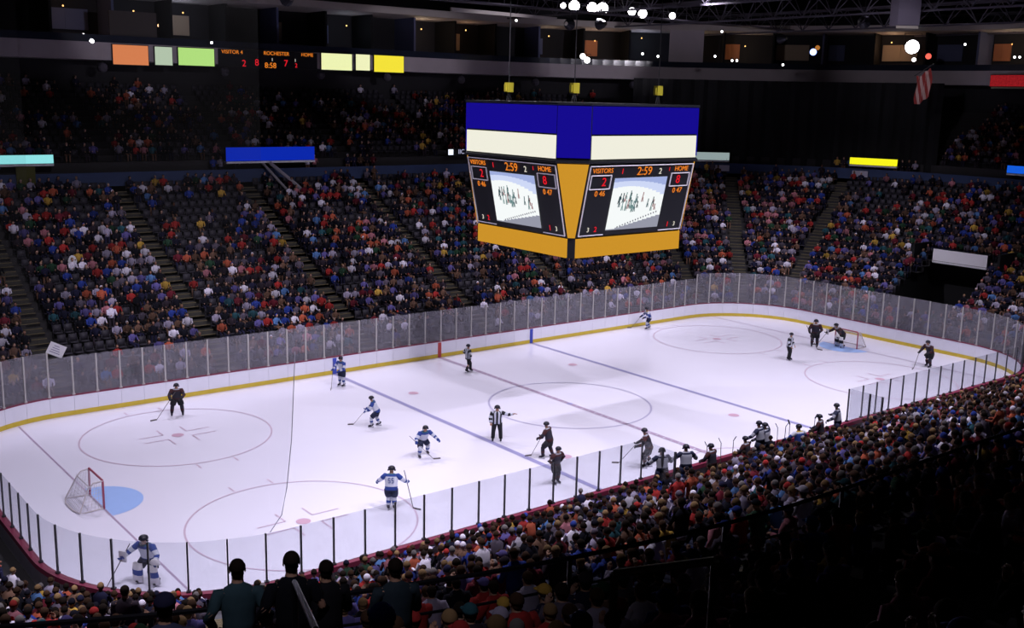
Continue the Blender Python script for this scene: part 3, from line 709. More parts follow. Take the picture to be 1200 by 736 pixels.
# ------------------------------------------------------------------ balcony fascia and suites
def polyring(mb, pts, prof, mi=0):
    n = len(prof)
    for p, q in zip(pts, pts[1:]):
        for j in range(n-1):
            (o0, z0), (o1, z1) = prof[j], prof[j+1]
            mb.quad((p[0]+p[2]*o0, p[1]+p[3]*o0, z0), (q[0]+q[2]*o0, q[1]+q[3]*o0, z0), (q[0]+q[2]*o1, q[1]+q[3]*o1, z1), (p[0]+p[2]*o1, p[1]+p[3]*o1, z1), mi)
RG = [p for p in resample(28.0, 420) if p[1] > -12 and p[0] > -45]
i0 = min(range(len(RG)), key=lambda i: RG[i][0] if RG[i][1] > 38 else 99); RG = RG[i0:]+RG[:i0]
RG = [p for p in RG if not (p[0] < -24 and p[1] < 38)]
mb = MB(); polyring(mb, RG, [(3.2, 18.9), (0, 18.9), (0, 20.2), (.2, 20.2), (.2, 19.9), (6, 19.9)])
tag(mb.build('balcony', fascm), 'long grey balcony fascia below the suites', None, None, 'structure')
suitewall = attr_mat('suite_wall'); header = mat('suite_header_band', (.45, .40, .38), .7)
suite = empty('suite_level', (0, 0, 0), 0, 'dark row of private suites above the grey balcony', None, None, 'structure')
mb = MB(); polyring(mb, RG, [(6, 19.9), (6, 26)]); mb.build('back_wall', wallm, suite)
mb = MB(); polyring(mb, RG, [(0, 23.9), (0, 24.5), (6, 24.5)]); polyring(mb, RG, [(6, 23.9), (0, 23.9)]); mb.build('header_band', header, suite)
mb = MB(); polyring(mb, RG, [(0.05, 20.2), (.05, 20.75), (.09, 20.75), (.09, 20.2)]); mb.build('front_rail', mat('smoked_glass', (.02, .025, .045), .15), suite)
warm = mat('warm_wall', lin(170, 110, 80), .8); warm2 = mat('tan_wall', lin(170, 150, 130), .8); coolw = mat('cool_wall', lin(90, 96, 130), .8)
lampw = mat('warm_lamp', lin(255, 190, 110), emit=2.5)
acc = 0; last = None; k = 0
q = random.Random(11)
for p, p2 in zip(RG, RG[1:]):
    seg = math.hypot(p2[0]-p[0], p2[1]-p[1]); acc += seg
    if acc < 4.2: continue
    acc = 0; k += 1
    a = math.atan2(p[3], p[2])
    Mx = Matrix.Translation((p[0], p[1], 0)) @ Matrix.Rotation(a, 4, 'Z')
    MB().box(2.6, 6, -.1, .1, 20.2, 23.9, Mx).build('divider_wall', dark if k % 3 else coolw, suite)
    if q.random() < .85:
        wm = q.choice([warm, warm2, warm2, coolw, coolw]); w0 = .3; w1 = q.choice([1.6, 2.4, 3.4])
        MB().box(5.7, 5.9, -w1-.3, -w0, 21.3, 22.9, Mx).box(5.66, 5.7, -w1*.5-.36, -w1*.5-.24, 21.3, 22.9, Mx).build('back_panel', wm, suite)
    if q.random() < .45:
        c_ = Mx @ Vector((3.5, -q.uniform(1.2, 2.8), q.uniform(22.6, 23.2))); m = MB(); m.ball(c_, .07, 8, 4, z0=-.98); lo_ = m.build('ceiling_lamp', lampw, suite)
        L = bpy.data.lights.new('suite', 'POINT'); L.energy = q.choice([22, 40, 60]); L.color = q.choice([(1, .62, .36), (1, .75, .5), (.7, .8, 1)]); L.shadow_soft_size = .15
        l2 = bpy.data.objects.new('lamp_light', L); C.objects.link(l2); l2.parent = lo_; l2.location = c_-Vector((0, 0, .15))
# plain grey wall panel between suites
def ring_at_px(u):  # index on the balcony line whose picture column is u
    return min(RG, key=lambda p: abs(proj((p[0], p[1], 19.5))[0]-u) if p[1] > -8 else 1e9)
def curved(u0, u1, z0, z1, off, name, material, parent, thick=.12):
    pts = [p for p in RG if u0 <= proj((p[0], p[1], 19.5))[0] <= u1]
    e0, e1 = ring_at_px(u0), ring_at_px(u1)
    mb = MB(); polyring(mb, pts, [(off, z0), (off, z1), (off+thick, z1), (off+thick, z0), (off, z0)])
    for p in (pts[0], pts[-1]): mb.quad((p[0]+p[2]*off, p[1]+p[3]*off, z0), (p[0]+p[2]*(off+thick), p[1]+p[3]*(off+thick), z0), (p[0]+p[2]*(off+thick), p[1]+p[3]*(off+thick), z1), (p[0]+p[2]*off, p[1]+p[3]*off, z1))
    return mb.build(name, material, parent)
curved(775, 833, 20.2, 23.9, .15, 'wall_panel', fascm, suite)
curved(128, 190, 20.3, 22.6, .3, 'wall_panel', mat('suite_dark_panel', (.06, .05, .05), .8), suite)

# lit panels on the fascia (flat straight boxes hung on it)
def at_depth(u, v, Y=None, X=None, Zc=None, t=None):
    d = _f+(u-600)/FPX*_r2-(v-368)/FPX*_u2
    if Y is not None: t = (Y-CAM.y)/d.y
    if X is not None: t = (X-CAM.x)/d.x
    return CAM+d*t
def fascia_panel(x0, x1, z0, z1, material, name, label, cat='illuminated panel', group='lit panels along the balcony fascia'):
    o = empty(name, ((x0+x1)/2, 40.95, (z0+z1)/2), 0, label, cat, group); w_, h_ = (x1-x0)/2, (z1-z0)/2
    MB().box(-w_, w_, -.14, 0, -h_, h_).build('housing', sb_dark, o); MB().box(-w_+.05, w_-.05, -.17, -.14, -h_+.05, h_-.05).build('lit_face', material, o); return o
PAN = [(131, 175, 52, 77.5, (222, 132, 84), 'orange lit panel on the grey balcony, leftmost of the row'), (180.5, 203, 54.5, 77.5, (186, 204, 178), 'small pale grey-green lit panel right of the orange one'),
       (208, 252, 55.5, 78.5, (184, 232, 130), 'light green lit panel left of the dark score strip'), (376, 413, 62, 83.5, (238, 244, 180), 'pale yellow lit panel right of the dark score strip'),
       (416.5, 434, 63.5, 83.5, (240, 242, 190), 'small pale yellow lit panel between two wider ones'), (438, 473.5, 64.5, 86, (244, 226, 58), 'bright yellow lit panel at the right end of the row')]
for u0, u1, v0, v1, c, lb in PAN:
    a, b = at_depth(u0, v0, Y=40.8), at_depth(u1, v1, Y=40.8); fascia_panel(a.x, b.x, b.z, a.z+.05, emis('lit_%d' % u0, c), 'illuminated_board', lb)
a, b = at_depth(256, 57, Y=40.8), at_depth(372, 82, Y=40.8)
o = fascia_panel(a.x, b.x, b.z, a.z-.0, sb_dark, 'score_strip', 'black electronic score strip with orange and red digits on the balcony', 'scoreboard', None)
def ftxt(s, u, v, size, m_):
    p = at_depth(u, v, Y=40.76)-o.location
    text_mesh(s, size, m_, o, Matrix.Translation((p.x, -.2, p.z)) @ Matrix.Rotation(PI/2, 4, 'X'))
ftxt('VISITOR 4', 272, 61, .42, led_or); ftxt('ROCHESTER', 324, 63, .42, led_or); ftxt('HOME', 360, 64.5, .40, led_or)
ftxt('2', 286, 74.5, .75, led_rd); ftxt('8', 301, 73.5, .75, led_rd); ftxt('8:58', 317, 77, .62, led_or); ftxt('1', 319, 70, .35, led_wh); ftxt('7', 335, 74.5, .75, led_rd); ftxt('2', 347, 77, .5, led_rd); ftxt('1', 346, 71, .35, led_wh)
# soffit speakers
spk = mat('speaker_grille', (.10, .09, .12), .8)
for u, v in ((123, 86), (265, 88), (383, 91), (458, 95), (548, 97), (632, 98), (846, 105), (740, 101)):
    p = ring_at_px(u); c = Vector((p[0]+p[2]*.8, p[1]+p[3]*.8, 18.35))
    o = empty('soffit_speaker', c, math.atan2(p[3], p[2]), None, 'speaker', 'round speakers hanging under the balcony')
    tag(o, {123: 'round speaker under the left edge of the orange panel', 265: 'round speaker under the left end of the black score strip', 383: 'round speaker under the wide pale yellow panel', 458: 'round speaker under the bright yellow panel', 548: 'round speaker under the balcony above the left corner of the scoreboard', 632: 'round speaker under the balcony just left of the scoreboard cable', 846: 'round speaker under the balcony right of the blank wall panel', 740: 'round speaker under the balcony behind the right scoreboard hoist'}[u])
    m = MB(); m.ball((0, 0, 0), .38, 10, 5, z0=-.95); m.build('shell', spk, o); MB().tube([(0, 0, .3), (0, 0, .6)], .04, 6).build('bracket', darksteel, o)

# ------------------------------------------------------------------ signs above the ledge openings
def sign(x0, z0, x1, z1, y, rz, col, label, px=None):
    cxm = Vector(((x0[0]+x1[0])/2, (x0[1]+x1[1])/2, 0)); L = math.hypot(x1[0]-x0[0], x1[1]-x0[1])/2
    a = math.atan2(x1[1]-x0[1], x1[0]-x0[0]); h = (z1-z0)/2
    o = empty('lit_sign', (cxm.x, cxm.y, (z0+z1)/2), a, label, 'illuminated sign', 'lit signs over the seating')
    MB().box(-L, L, 0, .35, -h, h).build('sign_box', sb_dark, o); MB().box(-L, L, -.03, 0, -h+.03, h).build('lit_face', col, o)
    MB().box(-L, L, -.06, .36, -h-.14, -h).build('bottom_rail', sb_frame, o)
    return o
sg = sign((-21.6, 32.8), 11.75, (-18.05, 32.8), 12.35, 0, 0, emis('sign_cyan', (150, 238, 240)), 'pale cyan lit sign at the left edge above the ledge')
MB().box(-.6, .6, .1, .3, -1.7, -.4).build('support_post', mat('dark_olive_post', (.08, .08, .02), .8), sg)
sg = sign((-5.8, 32.8), 11.65, (1.5, 32.8), 12.7, 0, 0, emis('sign_blue', (12, 40, 170)), 'wide blue lit sign above the ledge left of the scoreboard')
MB().tube([(-.2, -.1, -.65), (1.1, -1.2, -2.0), (1.7, -1.9, -2.75)], .14, 6).tube([(-.7, .1, -.65), (.2, -.8, -2.0), (.6, -1.2, -2.6)], .10, 6).build('support_strut', mat('pale_strut', (.30, .28, .32), .6), sg)
cb = lambda dg, d=20.3: (23.5+(6.5+d)*math.cos(math.radians(dg)), 6.5+(6.5+d)*math.sin(math.radians(dg)))
sign(cb(58.5), 11.3, cb(45.5), 12.05, 0, 0, emis('sign_grey', (140, 156, 156)), 'dim grey lit sign right of the scoreboard')
sign(cb(21.5), 11.4, cb(12.2), 12.05, 0, 0, emis('sign_yellow', (250, 246, 30)), 'bright yellow lit sign above the blue ledge on the right')
bs = sign((50.3, 2.2), 11.5, (50.3, -3.4), 12.15, 0, 0, emis('sign_blue2', (20, 90, 215)), 'blue lit sign with white figure at the right edge')
wsg = sign((40.0, 2.15), 4.85, (40.0, -2.35), 5.8, 0, 0, mat('white_banner', (.9, .88, .95), .7, noise=.03, nscale=1), 'white blank sign over the black tunnel on the right'); wsg['category'] = 'sign'; wsg['group'] = ''
del wsg['group']
wsg.children[1].name = 'sign_face'
# lit lettering beside the scoreboard
a = at_depth(536, 178, Y=33.0); o = empty('exit_sign', a, 0, 'small white lit sign just left of the scoreboard', 'illuminated sign')
MB().box(-1.0, 1.6, 0, .2, -.35, .3).build('sign_box', sb_dark, o); MB().box(-.95, -.45, -.03, 0, -.25, .22).build('lit_square', emis('cool_white', (226, 235, 250), 1.4), o)
text_mesh('IIC', .55, emis('cool_white2', (170, 170, 200)), o, Matrix.Translation((.4, -.03, 0)) @ Matrix.Rotation(PI/2, 4, 'X'))
# red sign on right fascia
p = ring_at_px(1159); o = empty('red_sign', (p[0]-.2, p[1]-5.5, 19.3), 0, 'red lit sign on the balcony at the right edge', 'illuminated sign')
MB().box(-.1, .1, -5.2, 5.2, -.55, .55).build('sign_box', sb_dark, o); MB().box(-.14, -.1, -5.15, 5.15, -.5, .5).build('lit_face', mat('red_led_field', lin(150, 28, 34), emit=.8, noise=.8, nscale=7), o)
MB().box(-.16, -.1, -4.4, 5.0, -.70, -.55).build('lower_strip', mat('pale_strip', (.3, .3, .2), .6), o)
# flag
pts = at_depth(1082, 102, X=44.0)
fl = empty('flag', pts, 0, 'drooping red and white striped flag hanging in front of the balcony', 'flag')
fr_, fw_ = mat('flag_red', (.36, .05, .045), .8, emit=0), mat('flag_white', (.62, .42, .38), .8)
m = MB(); NS = 9; NZ = 10
fr_b = MB()
for s in range(NS):
    for j in range(NZ):
        def P(ss, jj):
            t = jj/NZ; wv = .18*math.sin(ss*1.3+jj*.6)
            return (wv, .75-ss*.15-t*.1+ (.55 if False else 0), 1.15-t*2.3-(.07*(ss-4.5))*0)
        m2 = lambda ss, jj: (P(ss, jj)[0], P(ss, jj)[1]-0, P(ss, jj)[2]+(.14 if ss > 4 else -.0)*ss*.5-.25)
        m.quad(m2(s, j), m2(s+1, j), m2(s+1, j+1), m2(s, j+1), s % 2)
m.build('flag_cloth', [fr_, fw_], fl, True); MB().tube([(0, -.8, 1.9), (0, .9, .9)], .03, 6).build('pole', darksteel, fl)
fl.scale = (1, 1, 1)

# ------------------------------------------------------------------ roof trusses, catwalk, lamps
def beam(m, a, b, r=.09): m.tube([a, b], r, 4)
trm = mat('truss_grey', (.10, .09, .12), .6)
for i, (x, z, lb) in enumerate(((26, 24.2, 'steel roof truss nearest the scoreboard'), (38, 24.0, 'second steel roof truss beyond the scoreboard'), (50, 23.8, 'third steel roof truss beyond the scoreboard'), (62, 23.8, 'farthest steel roof truss at the right end'))):
    t = empty('roof_truss', (x, 0, z), 0, lb, 'truss', 'steel trusses under the roof'); m = MB()
    for dz, dx in ((0, 0), (1.8, -.7), (1.8, .7)): beam(m, (dx, -45, dz), (dx, 40, dz), .11)
    m.build('chord', trm, t); m = MB(); y = -45
    while y < 39:
        beam(m, (0, y, 0), (-.7, y+1.5, 1.8), .05); beam(m, (-.7, y+1.5, 1.8), (0, y+3, 0), .05); beam(m, (0, y, 0), (.7, y+1.5, 1.8), .05); beam(m, (.7, y+1.5, 1.8), (0, y+3, 0), .05); y += 3
    m.build('web', trm, t)
    for yy in (-30, 0, 30): MB().tube([(0, yy, 1.8), (0, yy, 34-z)], .05, 5).build('hanger', trm, t)
cw = empty('catwalk', (0, 27, 24.1), 0, 'dark catwalk with rails running along the far roof edge', 'catwalk')
m = MB().box(-60, 60, -.7, .7, -.1, 0); m.build('deck', trm, cw)
m = MB()
for s in (-.7, .7): beam(m, (-60, s, .55), (60, s, .55), .03); beam(m, (-60, s, 1.1), (60, s, 1.1), .03)
for i in range(41): beam(m, (-60+3*i, -.7, 0), (-60+3*i, -.7, 1.1), .03)
m.build('railing', trm, cw)
for i in range(9): m = MB(); beam(m, (-56+14*i, 0, 0), (-56+14*i, 0, 9.9), .04); m.build('hanger', trm, cw)
lens_w = mat('lamp_lens_white', (1.0, .97, 1.0), emit=9); lens_b = mat('lamp_lens_blue', (.25, .35, 1.0), emit=5); lens_r = mat('lamp_lens_red', (1.0, .12, .08), emit=1.5); lens_o = mat('lamp_lens_orange', (.8, .3, .06), emit=.5)
lamp_body = mat('lamp_housing', (.03, .03, .04), .4, metal=.4)
def lamp(u, v, t, r, lens, label, cat='lamp', group=None):
    d = (_f+(u-600)/FPX*_r2-(v-368)/FPX*_u2); c = CAM+d*t; back = Vector((d.x, d.y, 0)).normalized()
    o = empty('spotlight', c, math.atan2(-back.y, -back.x), label, cat, group)
    # +x looks out over the rink
    m = MB(); m.tube([(-r*2.2, 0, r*.5), (-r*1.2, 0, r*.3), (-r*.1, 0, 0), (0, 0, 0)], [r*.5, r*.95, r*1.12, r*1.12], 12); m.build('housing', lamp_body, o)
    m = MB(); m.tube([(.0, 0, 0), (.03, 0, 0), (.03+r*.35, 0, 0)], [r, r, r*.45], 14); m.build('lens', lens, o)
    m = MB(); m.tube([(-r, r*1.2, 0), (-r, r*1.2, r*2), (-r, -r*1.2, r*2), (-r, -r*1.2, 0)], .03, 5); m.build('yoke', lamp_body, o)
    return o
lamp(660, 6.5, 92, .24, lens_w, 'small white spotlight, leftmost of the bright row at the top')
lamp(673, 7, 92, .46, lens_w, 'big white spotlight left of the brightest pair')
lamp(694, 9, 92, .44, lens_w, 'left lamp of the brightest pair of spotlights'); lamp(706, 10, 92, .50, lens_w, 'right lamp of the brightest pair of spotlights')
lamp(740.5, 13.5, 94, .34, lens_w, 'left lamp of the two white spotlights right of the bright pair'); lamp(753, 16, 94, .38, lens_w, 'right lamp of the two white spotlights right of the bright pair')
lamp(788, 18.5, 96, .28, lens_w, 'lone white spotlight furthest right in the top row')
lamp(1069, 55, 98, .62, lens_w, 'largest white floodlight glowing at the upper right')
lamp(1071, 70, 98, .17, lens_w, 'tiny white lamp just under the largest floodlight')
lamp(1088, 66, 98, .26, lens_r, 'small red lamp right of the largest floodlight')
lamp(953, 61, 98, .30, lens_b, 'blue lamp on the upper right above the balcony'); lamp(958, 56, 98, .22, lens_o, 'dim orange lamp touching the blue lamp')
for u, v, lb in ((838, 66, 'tiny white lamp right of the blank wall panel'), (858, 71, 'left tiny lamp of a close pair in the suites'), (863.5, 71, 'right tiny lamp of a close pair in the suites'), (917.5, 76, 'tiny white lamp below the blue lamp'), (846, 37, 'tiny white lamp on the roof edge'), (753, 63, 'tiny white lamp left of the blank wall panel'), (771, 66, 'tiny white lamp touching the blank wall panel'), (1131, 52, 'dim bluish lamp at the far right roof'), (1189, 67, 'left lamp of the pair at the right edge'), (1195, 67, 'right lamp of the pair at the right edge'), (605, 24, 'tiny lamp under the roof strip'), (248, 50, 'tiny blue-white lamp above the green panel')):
    lamp(u, v, 96 if u > 300 else 84, .095, lens_w, lb)
for u, v, r, lb in ((98, 42, .17, 'upper lamp of the bluish-white cluster at the upper left'), (107, 48.5, .20, 'right lamp of the bluish-white cluster at the upper left'), (90, 48.5, .13, 'left lamp of the bluish-white cluster at the upper left')): lamp(u, v, 80, r, lens_w, lb)
lamp(187, 30, 88, .16, mat('lamp_lens_amber', (1, .55, .25), emit=4), 'small amber lamp glowing in the left suites')
lamp(683, 66, 88, .22, lens_w, 'left lamp of the cluster above the scoreboard cable'); lamp(688, 70.5, 88, .24, lens_w, 'right lamp of the cluster above the scoreboard cable')
# hanging speaker box and air duct strip
p = at_depth(1061, 12, X=20.0); o = empty('hanging_speaker', at_depth(1061, 16, Y=8.0) if False else CAM+(_f+(1061-600)/FPX*_r2-(14-368)/FPX*_u2)*80, YAW*-1+.1, 'grey box speaker hanging from the roof at the upper right', 'speaker')
MB().box(-.85, .85, -.7, .7, -1.0, 1.0).build('cabinet', mat('speaker_grey', (.16, .14, .19), .7), o); MB().box(-.95, .75, -.76, -.7, -1.25, -1.05).build('bottom_bracket', mat('pale_metal', (.5, .45, .4), .5), o); MB().tube([(0, 0, 1.0), (0, 0, 10)], .04, 5).build('cable', darksteel, o)
dk = mat('roof_strip_pale', (.42, .38, .36), .6)
for (u0, v0, u1, v1, t0, t1, lb) in ((528, 11, 652, 22, 84, 87, 'pale roof edge beam left of the spotlights'),):
    D = lambda u, v: _f+(u-600)/FPX*_r2-(v-368)/FPX*_u2
    a, b = CAM+D(u0, v0)*t0, CAM+D(u1, v1)*t1
    tag(MB().tube([a, b], [(.2, .22), (.2, .15)], 4).build('roof_beam', dk), lb, 'beam')
# overhead ice spotlights (outside the picture, over the rink): the lamps that light the hall, then added fill lamps
def ice_light(x, y, tx, ty, W, size, blend, z=25.5, name='arena_light', lb='round spotlight above ice'):
    if name != 'added_wash_light' or x not in (13, 22): lb += ', %s, %s' % ('near side' if y < -3 else 'far side' if y > 3 else 'middle', {-5: 'just left of centre line', 5: 'just right of centre line', -15: 'at the left blue line', 15: 'beyond the right blue line', -25: 'above the left goal', 25: 'above the right goal', -22: 'left end', -6: 'left of centre', 10: 'right of centre', 26: 'right end', -34: 'left corner', -24: 'left goal line', -13: 'left zone', -2: 'at centre', 9: 'at right blue line', 20: 'right zone', -10: 'left', 14: 'centre', 34: 'right'}.get(x, 'right end'))
    o = empty(name, (x, y, z), 0, lb, 'lamp', 'arena lights above the ice')
    d = Vector((tx-x, ty-y, -z+(21.0 if name == 'added_wash_light' else 0))).normalized(); rq = d.to_track_quat('-Z', 'Y'); Mr = rq.to_matrix().to_4x4()
    m = MB(); m.tube([Mr @ Vector(p) for p in ((0, 0, .7), (0, 0, .4), (0, 0, 0))], [.15, .3, .42], 12, up=(1, 0, 0), cap=False); m.build('housing', lamp_body, o)
    MB().tube([(0, 0, .6), (0, 0, 8.4)], .03, 5).build('hanger', darksteel, o)
    L = bpy.data.lights.new('spot', 'SPOT'); L.energy = W; L.color = LIGHT_COL; L.spot_size = math.radians(size); L.spot_blend = blend; L.shadow_soft_size = .35
    lo = bpy.data.objects.new('lamp_light', L); C.objects.link(lo); lo.parent = o; lo.matrix_local = Mr @ Matrix.Translation((0, 0, -.05))
for x in (-25, -15, -5, 5, 15, 25):
    for y in (-15.5, 15.5): ice_light(x, y, x*.97, -y*.02, ICE_W, 84, .8)
for x in (-22, -6, 10, 26): ice_light(x, -2, x+1, 24, STAND_W, 62, .9, name='flood_light', lb='floodlight aimed at far stand')
ice_light(22, 6, 42, 10, STAND_W, 66, .9, name='flood_light', lb='floodlight above the ice aimed at the end stand')
ice_light(30, -6, 38, -12, STAND_W*.4, 60, .9, name='flood_light', lb='floodlight above the ice aimed at the end stand')
for x in (-34, -24, -13, -2, 9, 20): ice_light(x, -19, x, -18.5 if x > -26 else -13, STAND_W*.8, 96, 1.0, z=24.5, name='flood_light', lb='floodlight above near rows')

ice_light(-38, -38, -30.5, -28, 1500, 36, 1.0, z=24, name='added_aisle_fill', lb='added fill light over the left aisle')  # unseen spot added to lift the dark standing men
for x in (-10, 14, 34): ice_light(x, 14, x+2, 41, 3600, 30, .7, z=22, name='added_wash_light', lb='added wash light aimed at the grey balcony')  # unseen wash lamps added to brighten the balcony fascia
for tx_, ty_ in ((47, 32), (56, 14)): ice_light(tx_-34, ty_-16, tx_, ty_, 2600, 30, .8, z=22, name='added_wash_light', lb='added wash light aimed at the %s end of the balcony' % ('corner' if ty_ > 20 else 'right'))  # two more added washes for the dim right part of the fascia
bpy.context.view_layer.update()

# ------------------------------------------------------------------ crowd
PAL = [((20, 20, 32), 20), ((34, 34, 60), 11), ((48, 40, 50), 10), ((92, 84, 100), 8), ((222, 216, 236), 8), ((160, 152, 178), 5), ((160, 48, 48), 7), ((176, 88, 66), 5), ((104, 34, 48), 6), ((44, 62, 142), 7), ((96, 88, 150), 7), ((44, 84, 96), 3), ((190, 152, 70), 2), ((104, 78, 66), 7), ((38, 66, 50), 3), ((180, 116, 130), 3), ((84, 120, 176), 3)]
NAMES = ['black', 'navy', 'charcoal', 'grey', 'white', 'pale grey', 'red', 'orange', 'maroon', 'blue', 'violet', 'teal', 'yellow', 'brown', 'dark green', 'pink', 'light blue']
PC = [lin(*c) for c, _ in PAL]; PWT = [w for _, w in PAL]
HAIR = [((30, 22, 18), 'dark'), ((66, 46, 34), 'brown'), ((140, 112, 80), 'blond'), ((120, 114, 116), 'grey')]
SKN = [(168, 132, 118), (146, 106, 92), (92, 62, 50)]
def lowperson(stand=False, nh=6, det=0):
    """part ids 0 shirt 1 skin 2 hair 3 trousers; faces +x (towards the ice)"""
    m = MB(); dz = .38 if stand else 0
    n = 6+2*det
    hp = Vector((-.12 if not stand else 0, 0, .52+dz)); c = Vector((.0, 0, .95+dz)); hd = Vector((.05, 0, 1.20+dz))
    m.tube([hp, hp.lerp(c, .5), c, c+Vector((.0, 0, .12))], [(.19, .13), (.19, .13), (.22, .13), (.09, .07)], n, 0, up=(1, 0, 0))
    k = len(m.f); m.ball(hd, .098, nh, 4+det, mi=1, z0=-.98, sc=(1, .85, 1.12))
    m.tube([c+Vector((.01, 0, .08)), hd-Vector((0, 0, .05))], .05, 5, 1, cap=False)
    m.ball(hd+Vector((-.022, 0, .018)), .103, nh, 3+det, mi=2, z0=-.2, sc=(1, .9, 1.12))
    for s in (-1, 1):
        sh = c+Vector((0, s*.21, .03)); el = sh+Vector((.10, s*.05, -.25)); ha = el+Vector((.24, -s*.10, -.02))
        m.tube([sh, el, ha], [.062, .050, .038], 4+2*det, [0, 0], cap=False); m.ball(ha, .045, 5, 2, mi=1, z0=-.9)
        if not stand: m.tube([hp+Vector((.02, s*.10, -.02)), Vector((.34, s*.11, .48)), Vector((.36, s*.11, .04))], [.085, .07, .05], 4+det, 3, cap=False)
        else: m.tube([hp+Vector((0, s*.1, 0)), Vector((.02, s*.11, .45)), Vector((0, s*.12, 0))], [.10, .075, .055], 4+det, 3, cap=False)
    return m
def tri(m):
    V = np.array(m.v, np.float32); T, P = [], []
    for f, mi in zip(m.f, m.m):
        for i in range(1, len(f)-1): T.append((f[0], f[i], f[i+1])); P.append(mi)
    return V, np.array(T, np.int32), np.array(P)
VAR_FAR = [tri(lowperson(False, 6)), tri(lowperson(True, 6))]
VAR_NEAR = [tri(lowperson(False, 8, 1)), tri(lowperson(True, 8, 1))]
shirtm = attr_mat('crowd_cloth', rough=.9)
def crowd_mesh(name, people, var, label):
    Vs, Ts, Cs = [], [], []; off = 0
    for (x, y, z, a, sc, ci, hi, si, pi, st) in people:
        V, T, P = var[1 if st else 0]; c, s = math.cos(a), math.sin(a)
        W = V*np.array([sc, sc, sc], np.float32)
        Wx = W[:, 0]*c-W[:, 1]*s+x; Wy = W[:, 0]*s+W[:, 1]*c+y
        Vs.append(np.stack([Wx, Wy, W[:, 2]+z], 1)); Ts.append(T+off); off += len(V)
        pc = np.array([PC[ci], lin(*SKN[si]), lin(*HAIR[hi][0]) if pi % 7 else PC[(0, 4, 1, 6, 9, 3)[ci % 6]], PC[(0, 1, 2, 1, 13)[pi % 5]]], np.float32)
        pc *= .55+.75*((pi*37 % 20)/20); Cs.append(pc[P])
    V = np.concatenate(Vs).astype(np.float32); T = np.concatenate(Ts); K = np.concatenate(Cs)
    me = bpy.data.meshes.new(name); me.vertices.add(len(V)); me.vertices.foreach_set('co', V.ravel())
    me.loops.add(len(T)*3); me.loops.foreach_set('vertex_index', T.ravel().astype(np.int32))
    me.polygons.add(len(T)); me.polygons.foreach_set('loop_start', np.arange(0, len(T)*3, 3, dtype=np.int32))
    try: me.polygons.foreach_set('loop_total', np.full(len(T), 3, np.int32))
    except Exception: pass
    me.polygons.foreach_set('use_smooth', np.ones(len(T), bool))
    me.update(calc_edges=True)
    ca = me.color_attributes.new('col', 'FLOAT_COLOR', 'CORNER')
    col = np.ones((len(T)*3, 4), np.float32); col[:, :3] = np.repeat(K, 3, 0); ca.data.foreach_set('color', col.ravel())
    me.materials.append(shirtm); o = link(name, me); tag(o, label, 'crowd', None, 'stuff'); print(name, len(people), 'people', len(T), 'tris'); return o
from mathutils import noise as mn
def occ(x, y, thr): return mn.noise(Vector((x*.16, y*.22, 3.1)))*1.05+rnd.random()*.9 > thr
def pick(): 
    return (rnd.choices(range(17), PWT)[0], rnd.choices(range(4), (5, 4, 2, 1.5))[0], rnd.choices(range(3), (6, 3, 1))[0], rnd.randrange(20))
far_low, far_up, near, seats = [], [], [], []
def rowpts(d):
    P = contour(d, .1); P.append(P[0]); out = []; acc = .28
    for a, b in zip(P, P[1:]):
        acc += math.hypot(b[0]-a[0], b[1]-a[1])
        if acc >= .55: acc = 0; out.append(a)
    return out
for i, d in enumerate(LOW+UP):
    dd = d+.5; up_ = d >= 21
    for x, y, nx, ny in rowpts(dd):
        if y < -6.5 and not (x > 24): continue
        if x < -35 or (y < 6.5 and x < 0): continue
        if in_aisle(x, y, dd) or in_tunnel(x, y, dd): continue
        if y < -6.5: continue
        ang = math.degrees(math.atan2(y-6.5, x-23.5)) if x > 23.5 else 90
        if up_ and ((x > 20 and y > 9 and ang < 67)): continue
        z = row_z(max(d, 20.5), y) if up_ else row_z(d, y)
        u, v, w_ = proj((x, y, z+1));
        if u < -25 or u > 1225: continue
        seats.append((x, y, z, math.atan2(-ny, -nx)))
        thr = .18 if not up_ else .36+.5*max(0, (d-26)/5)
        if not up_ and d > 13: thr = .36
        if x > 20: thr -= .28
        if occ(x, y+d, thr):
            ci, hi, si, pi = pick(); st = rnd.random() < .04
            (far_up if up_ else far_low).append((x+nx*rnd.uniform(-.08, .05), y+ny*rnd.uniform(-.08, .05), z, math.atan2(-ny, -nx)+rnd.uniform(-.35, .35), rnd.uniform(.92, 1.08), ci, hi, si, pi, st))
# standing people along the ledge walkway
for x, y, nx, ny in rowpts(20.6):
    if x < -35 or y < -6.5: continue
    if mn.noise(Vector((x*.12, y*.12, 9))) > .12 and rnd.random() < .6:
        ci, hi, si, pi = pick(); far_low.append((x, y, row_z(20.2, y)+.25, math.atan2(-ny, -nx), 1, ci, hi, si, pi, True))
for i, d in enumerate(LOW+NEAR_UP):
    dd = d+.45
    for x, y, nx, ny in rowpts(dd):
        if not ((y < -6.5) or (x < -30)): continue
        if y > 4 or in_aisle(x, y, dd, .6): continue
        z = row_z(d, y) if d < 19.8 else .6+.44*(d-1.2)
        u, v, w_ = proj((x, y, z+1.1))
        if w_ < 2.6 or u < -60-400/w_ or u > 1260+400/w_ or v > 736+1250*.9/w_: continue
        if -2.0 < d-20.4 < .2 : continue
        ci, hi, si, pi = pick()
        if occ(x, y, .12 if x > -20 else .14): near.append((x, y, z, math.atan2(-ny, -nx)+rnd.uniform(-.3, .3), rnd.uniform(.92, 1.06), ci, hi, si, pi, rnd.random() < .012, w_, d, u, v))
near.sort(key=lambda p: p[10])
